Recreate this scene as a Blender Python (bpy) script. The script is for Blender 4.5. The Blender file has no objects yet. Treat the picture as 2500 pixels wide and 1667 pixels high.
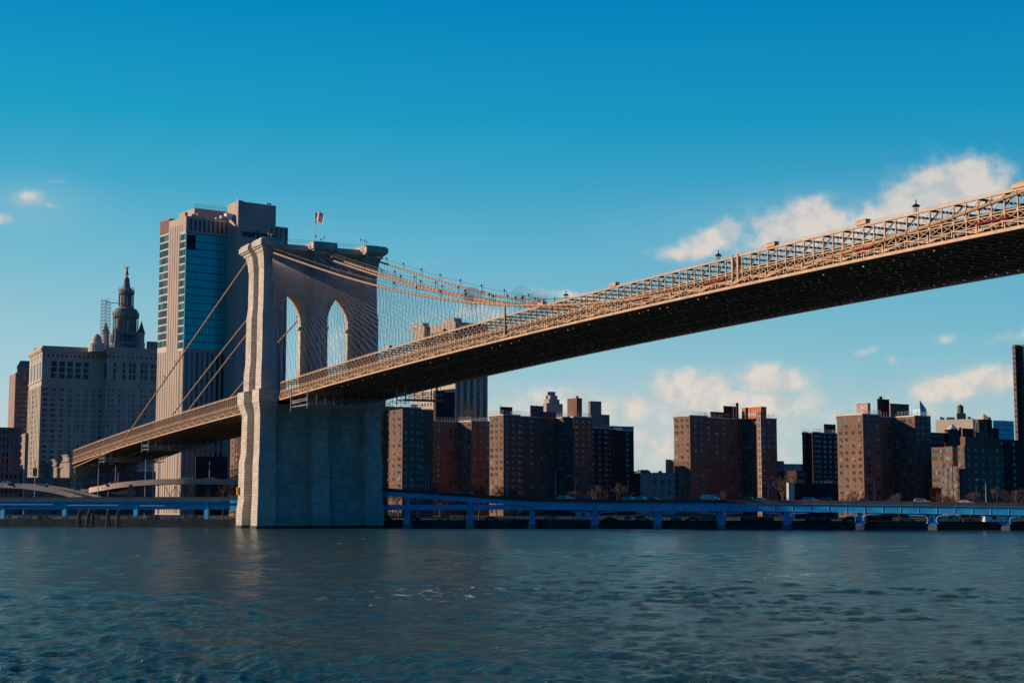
import bpy, math, random
import numpy as np
from mathutils import Vector, Matrix
random.seed(7)
S = bpy.context.scene
COL = S.collection
R = math.radians

# ------------------------------------------------------------------ camera, world, sun, exposure
F = 3822.4                                   # focal length in photo pixels (photo is 2500 px wide)
CAM = np.array([448.28, -157.01, 6.31])
YAW, PIT = 2.6771, R(6.011)
V = np.array([math.cos(PIT)*math.cos(YAW), math.cos(PIT)*math.sin(YAW), math.sin(PIT)])
RT = np.array([math.sin(YAW), -math.cos(YAW), 0.0])
UP = np.cross(RT, V)
FH = np.array([math.cos(YAW), math.sin(YAW), 0.0])
cd = bpy.data.cameras.new('camera'); cam = bpy.data.objects.new('camera', cd); COL.objects.link(cam)
cd.sensor_width = 36; cd.lens = F/2500*36; cd.clip_start = 1; cd.clip_end = 30000
m = Matrix((( RT[0], UP[0], -V[0], CAM[0]), (RT[1], UP[1], -V[1], CAM[1]), (RT[2], UP[2], -V[2], CAM[2]), (0,0,0,1)))
cam.matrix_world = m
S.camera = cam

SUN_ANG, SUN_EL = R(-121.5), R(17.5)
sd = np.array([math.cos(SUN_EL)*math.cos(SUN_ANG), math.cos(SUN_EL)*math.sin(SUN_ANG), math.sin(SUN_EL)])
ld = bpy.data.lights.new('sun', 'SUN'); ld.energy = 5.0; ld.angle = R(0.5); ld.color = (1.0, 0.78, 0.58)
sun = bpy.data.objects.new('sun', ld); COL.objects.link(sun)
sun.rotation_euler = Vector(sd).to_track_quat('Z', 'Y').to_euler()

S.view_settings.view_transform = 'Standard'; S.view_settings.look = 'None'
S.view_settings.exposure = 0.0; S.view_settings.gamma = 1.0

W = bpy.data.worlds.new('World'); S.world = W; W.use_nodes = True
nt = W.node_tree; N = nt.nodes; LK = nt.links
for n in list(N): N.remove(n)
def wn(t, **k):
    n = N.new(t)
    for a, b in k.items(): setattr(n, a, b)
    return n
out = wn('ShaderNodeOutputWorld'); bg = wn('ShaderNodeBackground')
sky = wn('ShaderNodeTexSky', sky_type='NISHITA'); sky.sun_disc = False
sky.sun_elevation = SUN_EL; sky.sun_rotation = math.atan2(sd[0], sd[1]); sky.air_density = 1.0; sky.dust_density = 0.3; sky.ozone_density = 3.0
tc = wn('ShaderNodeTexCoord')
def vm(op, a, b=None):
    n = wn('ShaderNodeVectorMath', operation=op)
    for i, x in enumerate((a, b)):
        if x is None: continue
        if hasattr(x, 'is_output'): LK.new(x, n.inputs[i])
        else: n.inputs[i].default_value = x
    return n
def mm(op, a, b=None, c=None, clamp=False):
    n = wn('ShaderNodeMath', operation=op); n.use_clamp = clamp
    for i, x in enumerate((a, b, c)):
        if x is None: continue
        if hasattr(x, 'is_output'): LK.new(x, n.inputs[i])
        else: n.inputs[i].default_value = x
    return n.outputs[0]
d = vm('NORMALIZE', tc.outputs['Generated']).outputs[0]
sep = wn('ShaderNodeSeparateXYZ'); LK.new(d, sep.inputs[0])
# azimuth and elevation of the direction, in degrees, azimuth measured clockwise from the middle of the river view
cf = vm('DOT_PRODUCT', d, tuple(FH)).outputs['Value']; cr = vm('DOT_PRODUCT', d, tuple(RT)).outputs['Value']
az = mm('MULTIPLY', mm('ARCTAN2', cr, cf), 57.2958)
el = mm('MULTIPLY', mm('ARCSINE', sep.outputs[2]), 57.2958)
# colour grade of the sky by elevation
ramp = wn('ShaderNodeValToRGB'); LK.new(mm('MULTIPLY', el, 1/40.0, clamp=True), ramp.inputs[0])
SKY_STOPS = [(0.0, (0.45, 0.60, 0.61)), (0.06, (0.42, 0.60, 0.62)), (0.125, (0.29, 0.56, 0.645)), (0.237, (0.115, 0.45, 0.61)), (0.29, (0.046, 0.375, 0.58)), (0.35, (0.010, 0.325, 0.54)), (0.46, (0.0, 0.235, 0.51)), (1.0, (0.0, 0.08, 0.26))]
cr_ = ramp.color_ramp
cr_.elements[0].position = SKY_STOPS[0][0]; cr_.elements[0].color = (*SKY_STOPS[0][1], 1)
cr_.elements[1].position = SKY_STOPS[-1][0]; cr_.elements[1].color = (*SKY_STOPS[-1][1], 1)
for p, c in SKY_STOPS[1:-1]:
    e = cr_.elements.new(p); e.color = (*c, 1)
# a little darker and bluer away from the sun
azt = mm('MULTIPLY_ADD', az, 1/70.0, 0.5, clamp=True)
tint = wn('ShaderNodeMix', data_type='RGBA'); LK.new(azt, tint.inputs[0])
tint.inputs[6].default_value = (1.6, 1.16, 1.07, 1); tint.inputs[7].default_value = (0.5, 0.84, 0.94, 1)
mulc = wn('ShaderNodeMix', data_type='RGBA', blend_type='MULTIPLY'); mulc.inputs[0].default_value = 1
LK.new(ramp.outputs[0], mulc.inputs[6]); LK.new(tint.outputs[2], mulc.inputs[7])
# physical sky, scaled and blended under the grade
skys = wn('ShaderNodeMix', data_type='RGBA', blend_type='MULTIPLY'); skys.inputs[0].default_value = 1
LK.new(sky.outputs[0], skys.inputs[6]); skys.inputs[7].default_value = (0.012, 0.05, 0.07, 1)
base = wn('ShaderNodeMix', data_type='RGBA'); base.inputs[0].default_value = 0.95
LK.new(skys.outputs[2], base.inputs[6]); LK.new(mulc.outputs[2], base.inputs[7])
# clouds: soft banks, each at its own azimuth / elevation, broken up by noise in direction space
def azel(px, py):
    q = V + RT*(px-1250)/F + UP*(833.5-py)/F
    a = math.degrees(math.atan2(q@RT, q@FH)); e = math.degrees(math.asin(q[2]/np.linalg.norm(q)))
    return a, e
comb = wn('ShaderNodeCombineXYZ'); LK.new(az, comb.inputs[0]); LK.new(el, comb.inputs[1])
def noise(scale, det, rough, vec, dist=0.0):
    n = wn('ShaderNodeTexNoise'); n.inputs['Scale'].default_value = scale; n.inputs['Detail'].default_value = det
    n.inputs['Roughness'].default_value = rough; n.inputs['Distortion'].default_value = dist; LK.new(vec, n.inputs['Vector']); return n.outputs[0]
n1 = noise(1.05, 8, 0.56, comb.outputs[0], 0.15); n2 = noise(3.2, 6, 0.6, comb.outputs[0])
CL = [  # px, py, half-width px, half-height px, tilt (dy/dx), strength
    (2330, 468, 125, 72, -0.05, 1.0), (2230, 500, 120, 60, -0.25, 1.0), (2360, 425, 75, 36, 0, .9), (1960, 560, 130, 62, -0.12, .9), (1990, 520, 60, 42, 0, .8), (1850, 600, 110, 45, 0, .45),
    (2150, 550, 150, 45, -.2, .8), (1740, 585, 90, 40, -0.30, .8), (1660, 618, 70, 25, 0, .55), (2080, 610, 150, 30, 0, .4),
    (1690, 950, 90, 48, 0, 1.0), (1880, 930, 85, 38, 0, 1.0), (1800, 985, 200, 40, 0, .8), (1560, 1000, 160, 40, 0, .6), (1350, 985, 110, 45, 0, .7),
    (1700, 1090, 400, 80, 0, .5), (1250, 1040, 100, 60, 0, .55),
    (2330, 945, 100, 34, -0.15, .9), (2420, 925, 100, 34, -.05, .8), (2490, 815, 90, 22, -.25, .45), (2300, 830, 40, 14, 0, .38), (2110, 860, 60, 14, -.3, .35), (2180, 880, 30, 14, 0, .35),
    (2240, 885, 60, 10, 0, .3), (1690, 888, 40, 10, 0, .25), (2150, 1010, 300, 40, 0, .4),
    (1170, 770, 90, 40, 0, .55), (1030, 790, 90, 40, 0, .3), (1400, 722, 110, 14, .1, .6), (830, 860, 50, 60, 0, .5), (790, 830, 30, 30, 0, .3),
    (65, 485, 42, 24, -.2, .6), (132, 442, 28, 10, 0, .42), (15, 535, 33, 15, 0, .6), (130, 503, 25, 12, .3, .4), (2500, 370, 60, 20, -.3, .2)]
acc = None
for (px, py, w, h, tl, st) in CL:
    a, e = azel(px, py); sw = w*1.06/F*57.3; sh = h*1.06/F*57.3
    u = mm('SUBTRACT', az, a); v_ = mm('SUBTRACT', el, e)
    v2 = mm('MULTIPLY_ADD', u, tl, v_)
    q = mm('ADD', mm('POWER', mm('ABSOLUTE', mm('MULTIPLY', u, 1/sw)), 2), mm('POWER', mm('ABSOLUTE', mm('MULTIPLY', v2, 1/sh)), 2))
    g = mm('MULTIPLY', mm('EXPONENT', mm('MULTIPLY', q, -0.9)), st)
    acc = g if acc is None else mm('MAXIMUM', acc, g)
dens = mm('ADD', acc, mm('MULTIPLY', mm('SUBTRACT', n1, 0.5), 1.1))
dens = mm('ADD', dens, mm('MULTIPLY', mm('SUBTRACT', n2, 0.5), 0.22))
dm = wn('ShaderNodeMapRange', interpolation_type='SMOOTHSTEP'); LK.new(dens, dm.inputs[0]); dm.inputs[1].default_value = .12; dm.inputs[2].default_value = 0.74
cloudf = mm('MULTIPLY', dm.outputs[0], mm('MULTIPLY', acc, 1.9, clamp=True), clamp=True)
ccol = wn('ShaderNodeMix', data_type='RGBA'); ccol.inputs[6].default_value = (0.56, 0.57, 0.56, 1); ccol.inputs[7].default_value = (0.80, 0.69, 0.60, 1)
nb = noise(1.15, 5, 0.55, vm('ADD', comb.outputs[0], (0.22, -0.18, 0)).outputs[0], 0.15)
sh_ = wn('ShaderNodeMapRange'); LK.new(mm('SUBTRACT', n1, nb), sh_.inputs[0]); sh_.inputs[1].default_value = -0.16; sh_.inputs[2].default_value = 0.10
LK.new(sh_.outputs[0], ccol.inputs[0])
# thin pale veils low over the city, without texture
vl = None
for (px, py, w, h, st) in ((1720, 1040, 420, 110, .55), (1300, 1030, 260, 80, .5), (2150, 1010, 380, 70, .35), (2380, 960, 200, 70, .35), (2100, 560, 420, 90, .18), (80, 500, 130, 60, .15)):
    a, e = azel(px, py); u = mm('MULTIPLY', mm('SUBTRACT', az, a), 57.3**-1*F/w); v_ = mm('MULTIPLY', mm('SUBTRACT', el, e), 57.3**-1*F/h)
    g = mm('MULTIPLY', mm('EXPONENT', mm('MULTIPLY', mm('ADD', mm('MULTIPLY', u, u), mm('MULTIPLY', v_, v_)), -0.9)), st)
    vl = g if vl is None else mm('MAXIMUM', vl, g)
veil = wn('ShaderNodeMix', data_type='RGBA'); LK.new(vl, veil.inputs[0]); LK.new(base.outputs[2], veil.inputs[6]); veil.inputs[7].default_value = (0.60, 0.62, 0.60, 1)
fin = wn('ShaderNodeMix', data_type='RGBA'); LK.new(mm('MULTIPLY', cloudf, 0.82), fin.inputs[0]); LK.new(veil.outputs[2], fin.inputs[6]); LK.new(ccol.outputs[2], fin.inputs[7])
# added darkening: sky outside the view dimmed and blued to deepen shaded faces
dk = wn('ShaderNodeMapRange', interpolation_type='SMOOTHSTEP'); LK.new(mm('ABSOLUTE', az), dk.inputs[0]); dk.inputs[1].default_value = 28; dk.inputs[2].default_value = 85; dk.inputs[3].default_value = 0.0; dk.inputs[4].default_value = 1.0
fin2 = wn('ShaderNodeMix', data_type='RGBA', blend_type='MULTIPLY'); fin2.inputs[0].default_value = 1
off_view = wn('ShaderNodeMix', data_type='RGBA'); LK.new(dk.outputs[0], off_view.inputs[0]); off_view.inputs[6].default_value = (1, 1, 1, 1); off_view.inputs[7].default_value = (0.02, 0.44, 0.72, 1)
LK.new(fin.outputs[2], fin2.inputs[6]); LK.new(off_view.outputs[2], fin2.inputs[7]); fin = fin2
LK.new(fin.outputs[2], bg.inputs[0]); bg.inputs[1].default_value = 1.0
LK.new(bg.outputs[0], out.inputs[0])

# ------------------------------------------------------------------ geometry helpers
def ray(px, py): return V + RT*(px-1250)/F + UP*(833.5-py)/F
def pt(px, py, D):
    q = ray(px, py); return CAM + q*(D/(q@FH))
def ground(px, D, z=2.0):
    """world point seen above pixel column px at forward distance D, at height z"""
    zc = D*math.cos(PIT) + (z-CAM[2])*math.sin(PIT)
    lat = (px-1250)/F*zc
    p = CAM + FH*D + RT*lat; return np.array([p[0], p[1], z])
def zat(py, D):
    q = ray(1250, py); return CAM[2] + q[2]*(D/(q@FH))

class MB:
    def __init__(s): s.v = []; s.f = []; s.mi = []
    def add(s, vs, fs, mi=0):
        b = len(s.v); s.v += [tuple(map(float, x)) for x in vs]
        for f in fs: s.f.append(tuple(i+b for i in f)); s.mi.append(mi)
        return s
    def hexa(s, a, mi=0):   # 8 points, bottom ring then top ring
        return s.add(a, [(3,2,1,0), (4,5,6,7), (0,1,5,4), (1,2,6,5), (2,3,7,6), (3,0,4,7)], mi)
    def box(s, x0, x1, y0, y1, z0, z1, mi=0):
        return s.hexa([(x0,y0,z0),(x1,y0,z0),(x1,y1,z0),(x0,y1,z0),(x0,y0,z1),(x1,y0,z1),(x1,y1,z1),(x0,y1,z1)], mi)
    def obox(s, c, ex, ey, hx, hy, z0, z1, mi=0):
        c = np.array(c[:2]); ex = np.array(ex[:2]); ey = np.array(ey[:2])
        q = [c-ex*hx-ey*hy, c+ex*hx-ey*hy, c+ex*hx+ey*hy, c-ex*hx+ey*hy]
        return s.hexa([(p[0],p[1],z0) for p in q]+[(p[0],p[1],z1) for p in q], mi)
    def beam(s, p, q, w, h, mi=0):
        p = np.array(p, float); q = np.array(q, float); d = q-p; L = np.linalg.norm(d)
        if L < 1e-6: return s
        d /= L; u = np.array([0,0,1.0])
        if abs(d[2]) > .98: u = np.array([1.0,0,0])
        a = np.cross(d, u); a /= np.linalg.norm(a); b = np.cross(a, d)
        a = a*w/2; b = b*h/2
        return s.hexa([p-a-b, p+a-b, p+a+b, p-a+b, q-a-b, q+a-b, q+a+b, q-a+b], mi)
    def tube(s, pts, r, n=6, mi=0, caps=True):
        pts = [np.array(p, float) for p in pts]; rings = []
        rr = r if hasattr(r, '__len__') else [r]*len(pts)
        ref = np.array([0,0,1.0])
        for i, p in enumerate(pts):
            d = pts[min(i+1, len(pts)-1)] - pts[max(i-1, 0)]; d /= (np.linalg.norm(d)+1e-12)
            u = ref if abs(d@ref) < .95 else np.array([1.0,0,0])
            a = np.cross(d, u); a /= np.linalg.norm(a); b = np.cross(a, d)
            rings.append([p + (a*math.cos(2*math.pi*k/n)+b*math.sin(2*math.pi*k/n))*rr[i] for k in range(n)])
        vs = [x for g in rings for x in g]; fs = []
        for i in range(len(pts)-1):
            for k in range(n):
                k2 = (k+1) % n; fs.append((i*n+k, i*n+k2, (i+1)*n+k2, (i+1)*n+k))
        if caps: fs.append(tuple(range(n))[::-1]); fs.append(tuple((len(pts)-1)*n+k for k in range(n)))
        return s.add(vs, fs, mi)
    def lathe(s, c, prof, n=16, mi=0, rot=0.0):
        vs = []; fs = []
        for (r, z) in prof:
            for k in range(n):
                a = 2*math.pi*k/n+rot; vs.append((c[0]+r*math.cos(a), c[1]+r*math.sin(a), z))
        for i in range(len(prof)-1):
            for k in range(n):
                k2 = (k+1) % n; fs.append((i*n+k, i*n+k2, (i+1)*n+k2, (i+1)*n+k))
        fs.append(tuple(range(n))[::-1]); fs.append(tuple((len(prof)-1)*n+k for k in range(n)))
        return s.add(vs, fs, mi)
    def loft(s, lv, mi=0):   # levels (z,x0,x1,y0,y1)
        vs = []; fs = []
        for (z,x0,x1,y0,y1) in lv: vs += [(x0,y0,z),(x1,y0,z),(x1,y1,z),(x0,y1,z)]
        for i in range(len(lv)-1):
            for k in range(4):
                k2 = (k+1) % 4; fs.append((i*4+k, i*4+k2, i*4+4+k2, i*4+4+k))
        n = (len(lv)-1)*4
        fs += [(3,2,1,0), (n,n+1,n+2,n+3)]
        return s.add(vs, fs, mi)
    def prism(s, poly, z0, z1, mi=0):
        n = len(poly); vs = [(p[0],p[1],z0) for p in poly]+[(p[0],p[1],z1) for p in poly]
        fs = [(k, (k+1) % n, n+(k+1) % n, n+k) for k in range(n)] + [tuple(range(n))[::-1], tuple(range(n, 2*n))]
        return s.add(vs, fs, mi)
    def mesh(s, name):
        me = bpy.data.meshes.new(name); me.from_pydata(s.v, [], s.f)
        if any(s.mi): me.polygons.foreach_set('material_index', s.mi)
        return me
    def build(s, name, mats, parent=None, smooth=False, origin=None):
        if origin is not None: s.v = [(a-origin[0], b-origin[1], c-origin[2]) for a, b, c in s.v]
        me = s.mesh(name)
        for mt in (mats if isinstance(mats, (list, tuple)) else [mats]): me.materials.append(mt)
        if smooth: me.shade_smooth()
        o = bpy.data.objects.new(name, me); COL.objects.link(o)
        if parent is not None:
            o.parent = parent; o.location = -Vector(parent.location) if origin is None else Vector(origin)-Vector(parent.location)
            if parent.parent is not None:     # parents' offsets add up
                o.location = (Vector(origin) if origin is not None else Vector((0,0,0))) - parent_world(parent)
        elif origin is not None: o.location = origin
        return o
def parent_world(o):
    v = Vector((0,0,0))
    while o is not None: v = v + Vector(o.location); o = o.parent
    return v
def tag(o, label=None, cat=None, group=None, kind=None):
    if label: o['label'] = label
    if cat: o['category'] = cat
    if group: o['group'] = group
    if kind: o['kind'] = kind
    return o
def thing(name, label, cat, loc=(0,0,0), group=None):
    o = bpy.data.objects.new(name, None); COL.objects.link(o); o.location = [float(x) for x in loc]; o.empty_display_size = 1
    return tag(o, label, cat, group)
def copy_tree(o, parent=None):
    c = o.copy(); COL.objects.link(c)
    if parent is not None: c.parent = parent
    for ch in list(o.children): copy_tree(ch, c)
    return c

class PL:
    """a run of like pieces: each becomes a part of its own, past 100 the rest is one part of kind stuff"""
    def __init__(s): s.l = []
    def new(s): b = MB(); s.l.append(b); return b
    def beam(s, *a): s.new().beam(*a); return s
    def obox(s, *a): s.new().obox(*a); return s
    def tube(s, *a): s.new().tube(*a); return s
    def flush(s, name, m_, parent):
        def key(b):
            a = np.array(b.v); return -float(np.linalg.norm(a.max(0)-a.min(0)))/float(np.linalg.norm(a.mean(0)-CAM))**2
        s.l = sorted([b for b in s.l if b.v], key=key); out = []
        for b in s.l[:100]: out.append(b.build(name, m_, parent))
        if len(s.l) > 100:
            r = MB()
            for b in s.l[100:]: r.add(b.v, b.f)
            tag(r.build(name, m_, parent), kind='stuff')
        return out

# ------------------------------------------------------------------ materials
def mat(name, col, rough=0.8, metal=0.0, var=0.25, scale=0.5, spec=0.3, bump=0.0, col2=None, stretch=(1,1,1), rand=0.0):
    mt = bpy.data.materials.new(name); mt.use_nodes = True; t = mt.node_tree; b = t.nodes['Principled BSDF']
    b.inputs['Roughness'].default_value = rough; b.inputs['Metallic'].default_value = metal
    b.inputs['Specular IOR Level'].default_value = spec
    tcn = t.nodes.new('ShaderNodeTexCoord'); mp = t.nodes.new('ShaderNodeMapping'); mp.inputs['Scale'].default_value = stretch
    geo = t.nodes.new('ShaderNodeNewGeometry'); t.links.new(geo.outputs['Position'], mp.inputs[0])
    nz = t.nodes.new('ShaderNodeTexNoise'); nz.inputs['Scale'].default_value = scale; nz.inputs['Detail'].default_value = 6; nz.inputs['Roughness'].default_value = .6
    t.links.new(mp.outputs[0], nz.inputs['Vector'])
    mx = t.nodes.new('ShaderNodeMix'); mx.data_type = 'RGBA'
    c2 = col2 if col2 else tuple(c*(1-var) for c in col)
    mx.inputs[6].default_value = (*c2, 1); mx.inputs[7].default_value = (*(min(1, c*(1+var*.6)) for c in col), 1)
    mr = t.nodes.new('ShaderNodeMapRange'); mr.inputs[1].default_value = .3; mr.inputs[2].default_value = .7
    t.links.new(nz.outputs[0], mr.inputs[0]); t.links.new(mr.outputs[0], mx.inputs[0]); t.links.new(mx.outputs[2], b.inputs['Base Color'])
    if bump:
        bp = t.nodes.new('ShaderNodeBump'); bp.inputs['Distance'].default_value = bump; bp.inputs['Strength'].default_value = .6
        n2 = t.nodes.new('ShaderNodeTexNoise'); n2.inputs['Scale'].default_value = scale*6; n2.inputs['Detail'].default_value = 5
        t.links.new(mp.outputs[0], n2.inputs['Vector']); t.links.new(n2.outputs[0], bp.inputs['Height']); t.links.new(bp.outputs[0], b.inputs['Normal'])
    return mt
def masonry(name, col, bw, bh, mortar, var=.3, bump=.08, rough=.9, msize=.03, stain=.35):
    """blocks laid in courses: world (x+y, z) drives a brick pattern, noise stains on top"""
    mt = bpy.data.materials.new(name); mt.use_nodes = True; t = mt.node_tree; b = t.nodes['Principled BSDF']; L = t.links
    b.inputs['Roughness'].default_value = rough; b.inputs['Specular IOR Level'].default_value = .2
    geo = t.nodes.new('ShaderNodeNewGeometry'); sp = t.nodes.new('ShaderNodeSeparateXYZ'); L.new(geo.outputs['Position'], sp.inputs[0])
    ad = t.nodes.new('ShaderNodeMath'); L.new(sp.outputs[0], ad.inputs[0]); L.new(sp.outputs[1], ad.inputs[1])
    cb = t.nodes.new('ShaderNodeCombineXYZ'); L.new(ad.outputs[0], cb.inputs[0]); L.new(sp.outputs[2], cb.inputs[1])
    br = t.nodes.new('ShaderNodeTexBrick'); L.new(cb.outputs[0], br.inputs['Vector']); br.inputs['Scale'].default_value = 1
    br.inputs['Brick Width'].default_value = bw; br.inputs['Row Height'].default_value = bh; br.inputs['Mortar Size'].default_value = msize; br.inputs['Mortar Smooth'].default_value = .3
    br.inputs['Color1'].default_value = (*(c*(1-var) for c in col), 1); br.inputs['Color2'].default_value = (*(c*(1+var*.7) for c in col), 1); br.inputs['Mortar'].default_value = (*mortar, 1)
    nz = t.nodes.new('ShaderNodeTexNoise'); nz.inputs['Scale'].default_value = .22; nz.inputs['Detail'].default_value = 8; nz.inputs['Roughness'].default_value = .65
    mp = t.nodes.new('ShaderNodeMapping'); mp.inputs['Scale'].default_value = (1, 1, .45); L.new(geo.outputs['Position'], mp.inputs[0]); L.new(mp.outputs[0], nz.inputs['Vector'])
    mr = t.nodes.new('ShaderNodeMapRange'); mr.inputs[1].default_value = .3; mr.inputs[2].default_value = .7; mr.inputs[3].default_value = 1-stain; mr.inputs[4].default_value = 1.1; L.new(nz.outputs[0], mr.inputs[0])
    mx = t.nodes.new('ShaderNodeMix'); mx.data_type = 'RGBA'; mx.blend_type = 'MULTIPLY'; mx.inputs[0].default_value = 1
    L.new(br.outputs[0], mx.inputs[6]); L.new(mr.outputs[0], mx.inputs[7]); L.new(mx.outputs[2], b.inputs['Base Color'])
    bp = t.nodes.new('ShaderNodeBump'); bp.inputs['Distance'].default_value = bump; bp.inputs['Strength'].default_value = .8
    n3 = t.nodes.new('ShaderNodeTexNoise'); n3.inputs['Scale'].default_value = 1.2; n3.inputs['Detail'].default_value = 6; L.new(geo.outputs['Position'], n3.inputs['Vector'])
    m2 = t.nodes.new('ShaderNodeMath'); m2.operation = 'SUBTRACT'; L.new(n3.outputs[0], m2.inputs[0]); L.new(br.outputs['Fac'], m2.inputs[1]); L.new(m2.outputs[0], bp.inputs['Height']); L.new(bp.outputs[0], b.inputs['Normal'])
    return mt
def glassmat(name, dark, light, frac=.5, rough=.12, spec=.9, metal=0.0):
    """window glass with blinds: each pane picks its own tone (per object and per mesh island)"""
    mt = bpy.data.materials.new(name); mt.use_nodes = True; t = mt.node_tree; b = t.nodes['Principled BSDF']; L = t.links
    oi = t.nodes.new('ShaderNodeObjectInfo'); geo = t.nodes.new('ShaderNodeNewGeometry')
    a = t.nodes.new('ShaderNodeMath'); a.operation = 'ADD'; L.new(oi.outputs['Random'], a.inputs[0]); L.new(geo.outputs['Random Per Island'], a.inputs[1])
    fr = t.nodes.new('ShaderNodeMath'); fr.operation = 'FRACT'; L.new(a.outputs[0], fr.inputs[0])
    rp = t.nodes.new('ShaderNodeValToRGB'); L.new(fr.outputs[0], rp.inputs[0]); rp.color_ramp.interpolation = 'CONSTANT'
    e = rp.color_ramp.elements; e[0].color = (*dark, 1); e[1].position = 1-frac*.35; e[1].color = (*light, 1)
    x = rp.color_ramp.elements.new(1-frac); x.color = (*(.5*(p+q) for p, q in zip(dark, light)), 1)
    L.new(rp.outputs[0], b.inputs['Base Color']); b.inputs['Roughness'].default_value = rough; b.inputs['Specular IOR Level'].default_value = spec; b.inputs['Metallic'].default_value = metal
    return mt
M = {}
M['stone'] = masonry('tower_stone', (.60,.53,.45), 1.9, .85, (.34,.30,.26), var=.16, bump=.05, stain=.28)
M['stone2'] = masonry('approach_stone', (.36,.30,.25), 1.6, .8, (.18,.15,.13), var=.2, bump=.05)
M['under'] = mat('brown_painted_floor_steel', (.26,.19,.15), .6, var=.4, scale=.9, spec=.5)
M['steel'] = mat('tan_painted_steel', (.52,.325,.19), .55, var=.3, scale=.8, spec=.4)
M['steeld'] = mat('dark_steel', (.10,.08,.068), .7, var=.4, scale=.6)
M['cable'] = mat('cable_wrap', (.45,.27,.16), .6, var=.2, scale=1.5)
M['wire'] = mat('stay_wire', (.22,.18,.17), .6, var=.2)
M['wet'] = mat('weedy_wet_stone', (.05,.055,.035), .5, var=.5, scale=1.2, bump=.1)
M['wired'] = mat('suspender_wire', (.12,.10,.09), .6, var=.2)
M['asph'] = mat('asphalt', (.05,.05,.05), .9)
M['red'] = mat('red_paint', (.30,.02,.02), .6)
M['black'] = mat('black_iron', (.012,.014,.016), .5)
M['white'] = mat('white_paint', (.72,.70,.66), .6, var=.1)
M['galv'] = mat('galvanised_steel', (.35,.36,.36), .45, var=.2, spec=.5)
M['brick'] = masonry('red_brown_brick', (.28,.15,.095), .9, .27, (.15,.10,.075), var=.12, bump=.01, stain=.22)
M['brick2'] = masonry('dull_brown_brick', (.26,.145,.095), .9, .27, (.13,.08,.06), var=.12, bump=.01, stain=.25)
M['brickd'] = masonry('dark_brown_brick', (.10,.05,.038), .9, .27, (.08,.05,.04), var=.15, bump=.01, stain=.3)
M['lime'] = masonry('pale_limestone', (.55,.47,.37), 2.4, 1.2, (.36,.31,.25), var=.10, bump=.03, stain=.25)
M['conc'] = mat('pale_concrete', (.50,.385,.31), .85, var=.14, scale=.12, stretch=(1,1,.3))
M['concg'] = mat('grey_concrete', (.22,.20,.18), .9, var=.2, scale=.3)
M['roof'] = mat('grey_roofing', (.12,.12,.12), .9)
M['copper'] = mat('green_copper', (.16,.27,.23), .7)
M['coping'] = mat('white_coping', (.62,.58,.52), .7, var=.1)
M['fence'] = mat('roof_fence_wire', (.42,.42,.40), .5)
M['glass'] = glassmat('window_glass', (.02,.035,.045), (.26,.29,.29), .45)
M['glassd'] = glassmat('dark_window_glass', (.012,.018,.022), (.10,.12,.13), .35, spec=.6)
M['glassl'] = glassmat('tall_window_glass', (.02,.045,.04), (.10,.15,.14), .4, spec=.8)
M['frame'] = mat('window_frame', (.22,.21,.20), .6, var=.1)
M['blue'] = mat('blue_viaduct_paint', (.025,.42,.74), .5, var=.25, scale=.4, spec=.4)
M['blued'] = mat('light_blue_pipe', (.25,.45,.75), .5, var=.2)
M['parapet'] = mat('weathered_parapet', (.085,.08,.075), .9, var=.3, scale=.4)
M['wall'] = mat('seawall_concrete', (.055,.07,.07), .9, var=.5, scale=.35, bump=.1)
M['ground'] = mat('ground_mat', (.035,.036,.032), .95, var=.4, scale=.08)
M['bark'] = mat('bark', (.13,.09,.07), .9, var=.3, scale=1)
M['twig'] = mat('twig', (.12,.08,.065), .9, var=.3, scale=.5)
M['yellow'] = mat('yellow_paint', (.75,.36,.01), .5, var=.1)
M['green'] = mat('green_sign_paint', (.01,.14,.08), .5, var=.1)
M['tyre'] = mat('rubber', (.015,.015,.015), .8)
M['cglass'] = mat('car_glass', (.015,.02,.025), .08, spec=.8, var=.1)
M['silver'] = mat('silver_car_paint', (.45,.46,.47), .3, metal=.4, var=.05, spec=.6)
M['carw'] = mat('white_car_paint', (.75,.75,.74), .3, var=.05, spec=.6)
M['card'] = mat('dark_car_paint', (.03,.035,.045), .25, var=.05, spec=.6)
M['carb'] = mat('blue_car_paint', (.03,.08,.16), .3, var=.05, spec=.6)
M['orange'] = mat('orange_painted_brick', (.55,.17,.08), .8, var=.12)
M['lampglass'] = mat('lamp_glass', (.5,.5,.46), .2, var=.1, spec=.8)
M['pile'] = mat('timber_pile', (.14,.11,.085), .9, var=.4, scale=2)
M['greypaint'] = mat('grey_green_wall', (.24,.27,.25), .85, var=.12)
M['cream'] = mat('cream_wall', (.62,.52,.41), .85, var=.12, scale=.2)
M['pinkb'] = mat('pinkish_brick', (.34,.22,.18), .85, var=.12, scale=.3)
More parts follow.
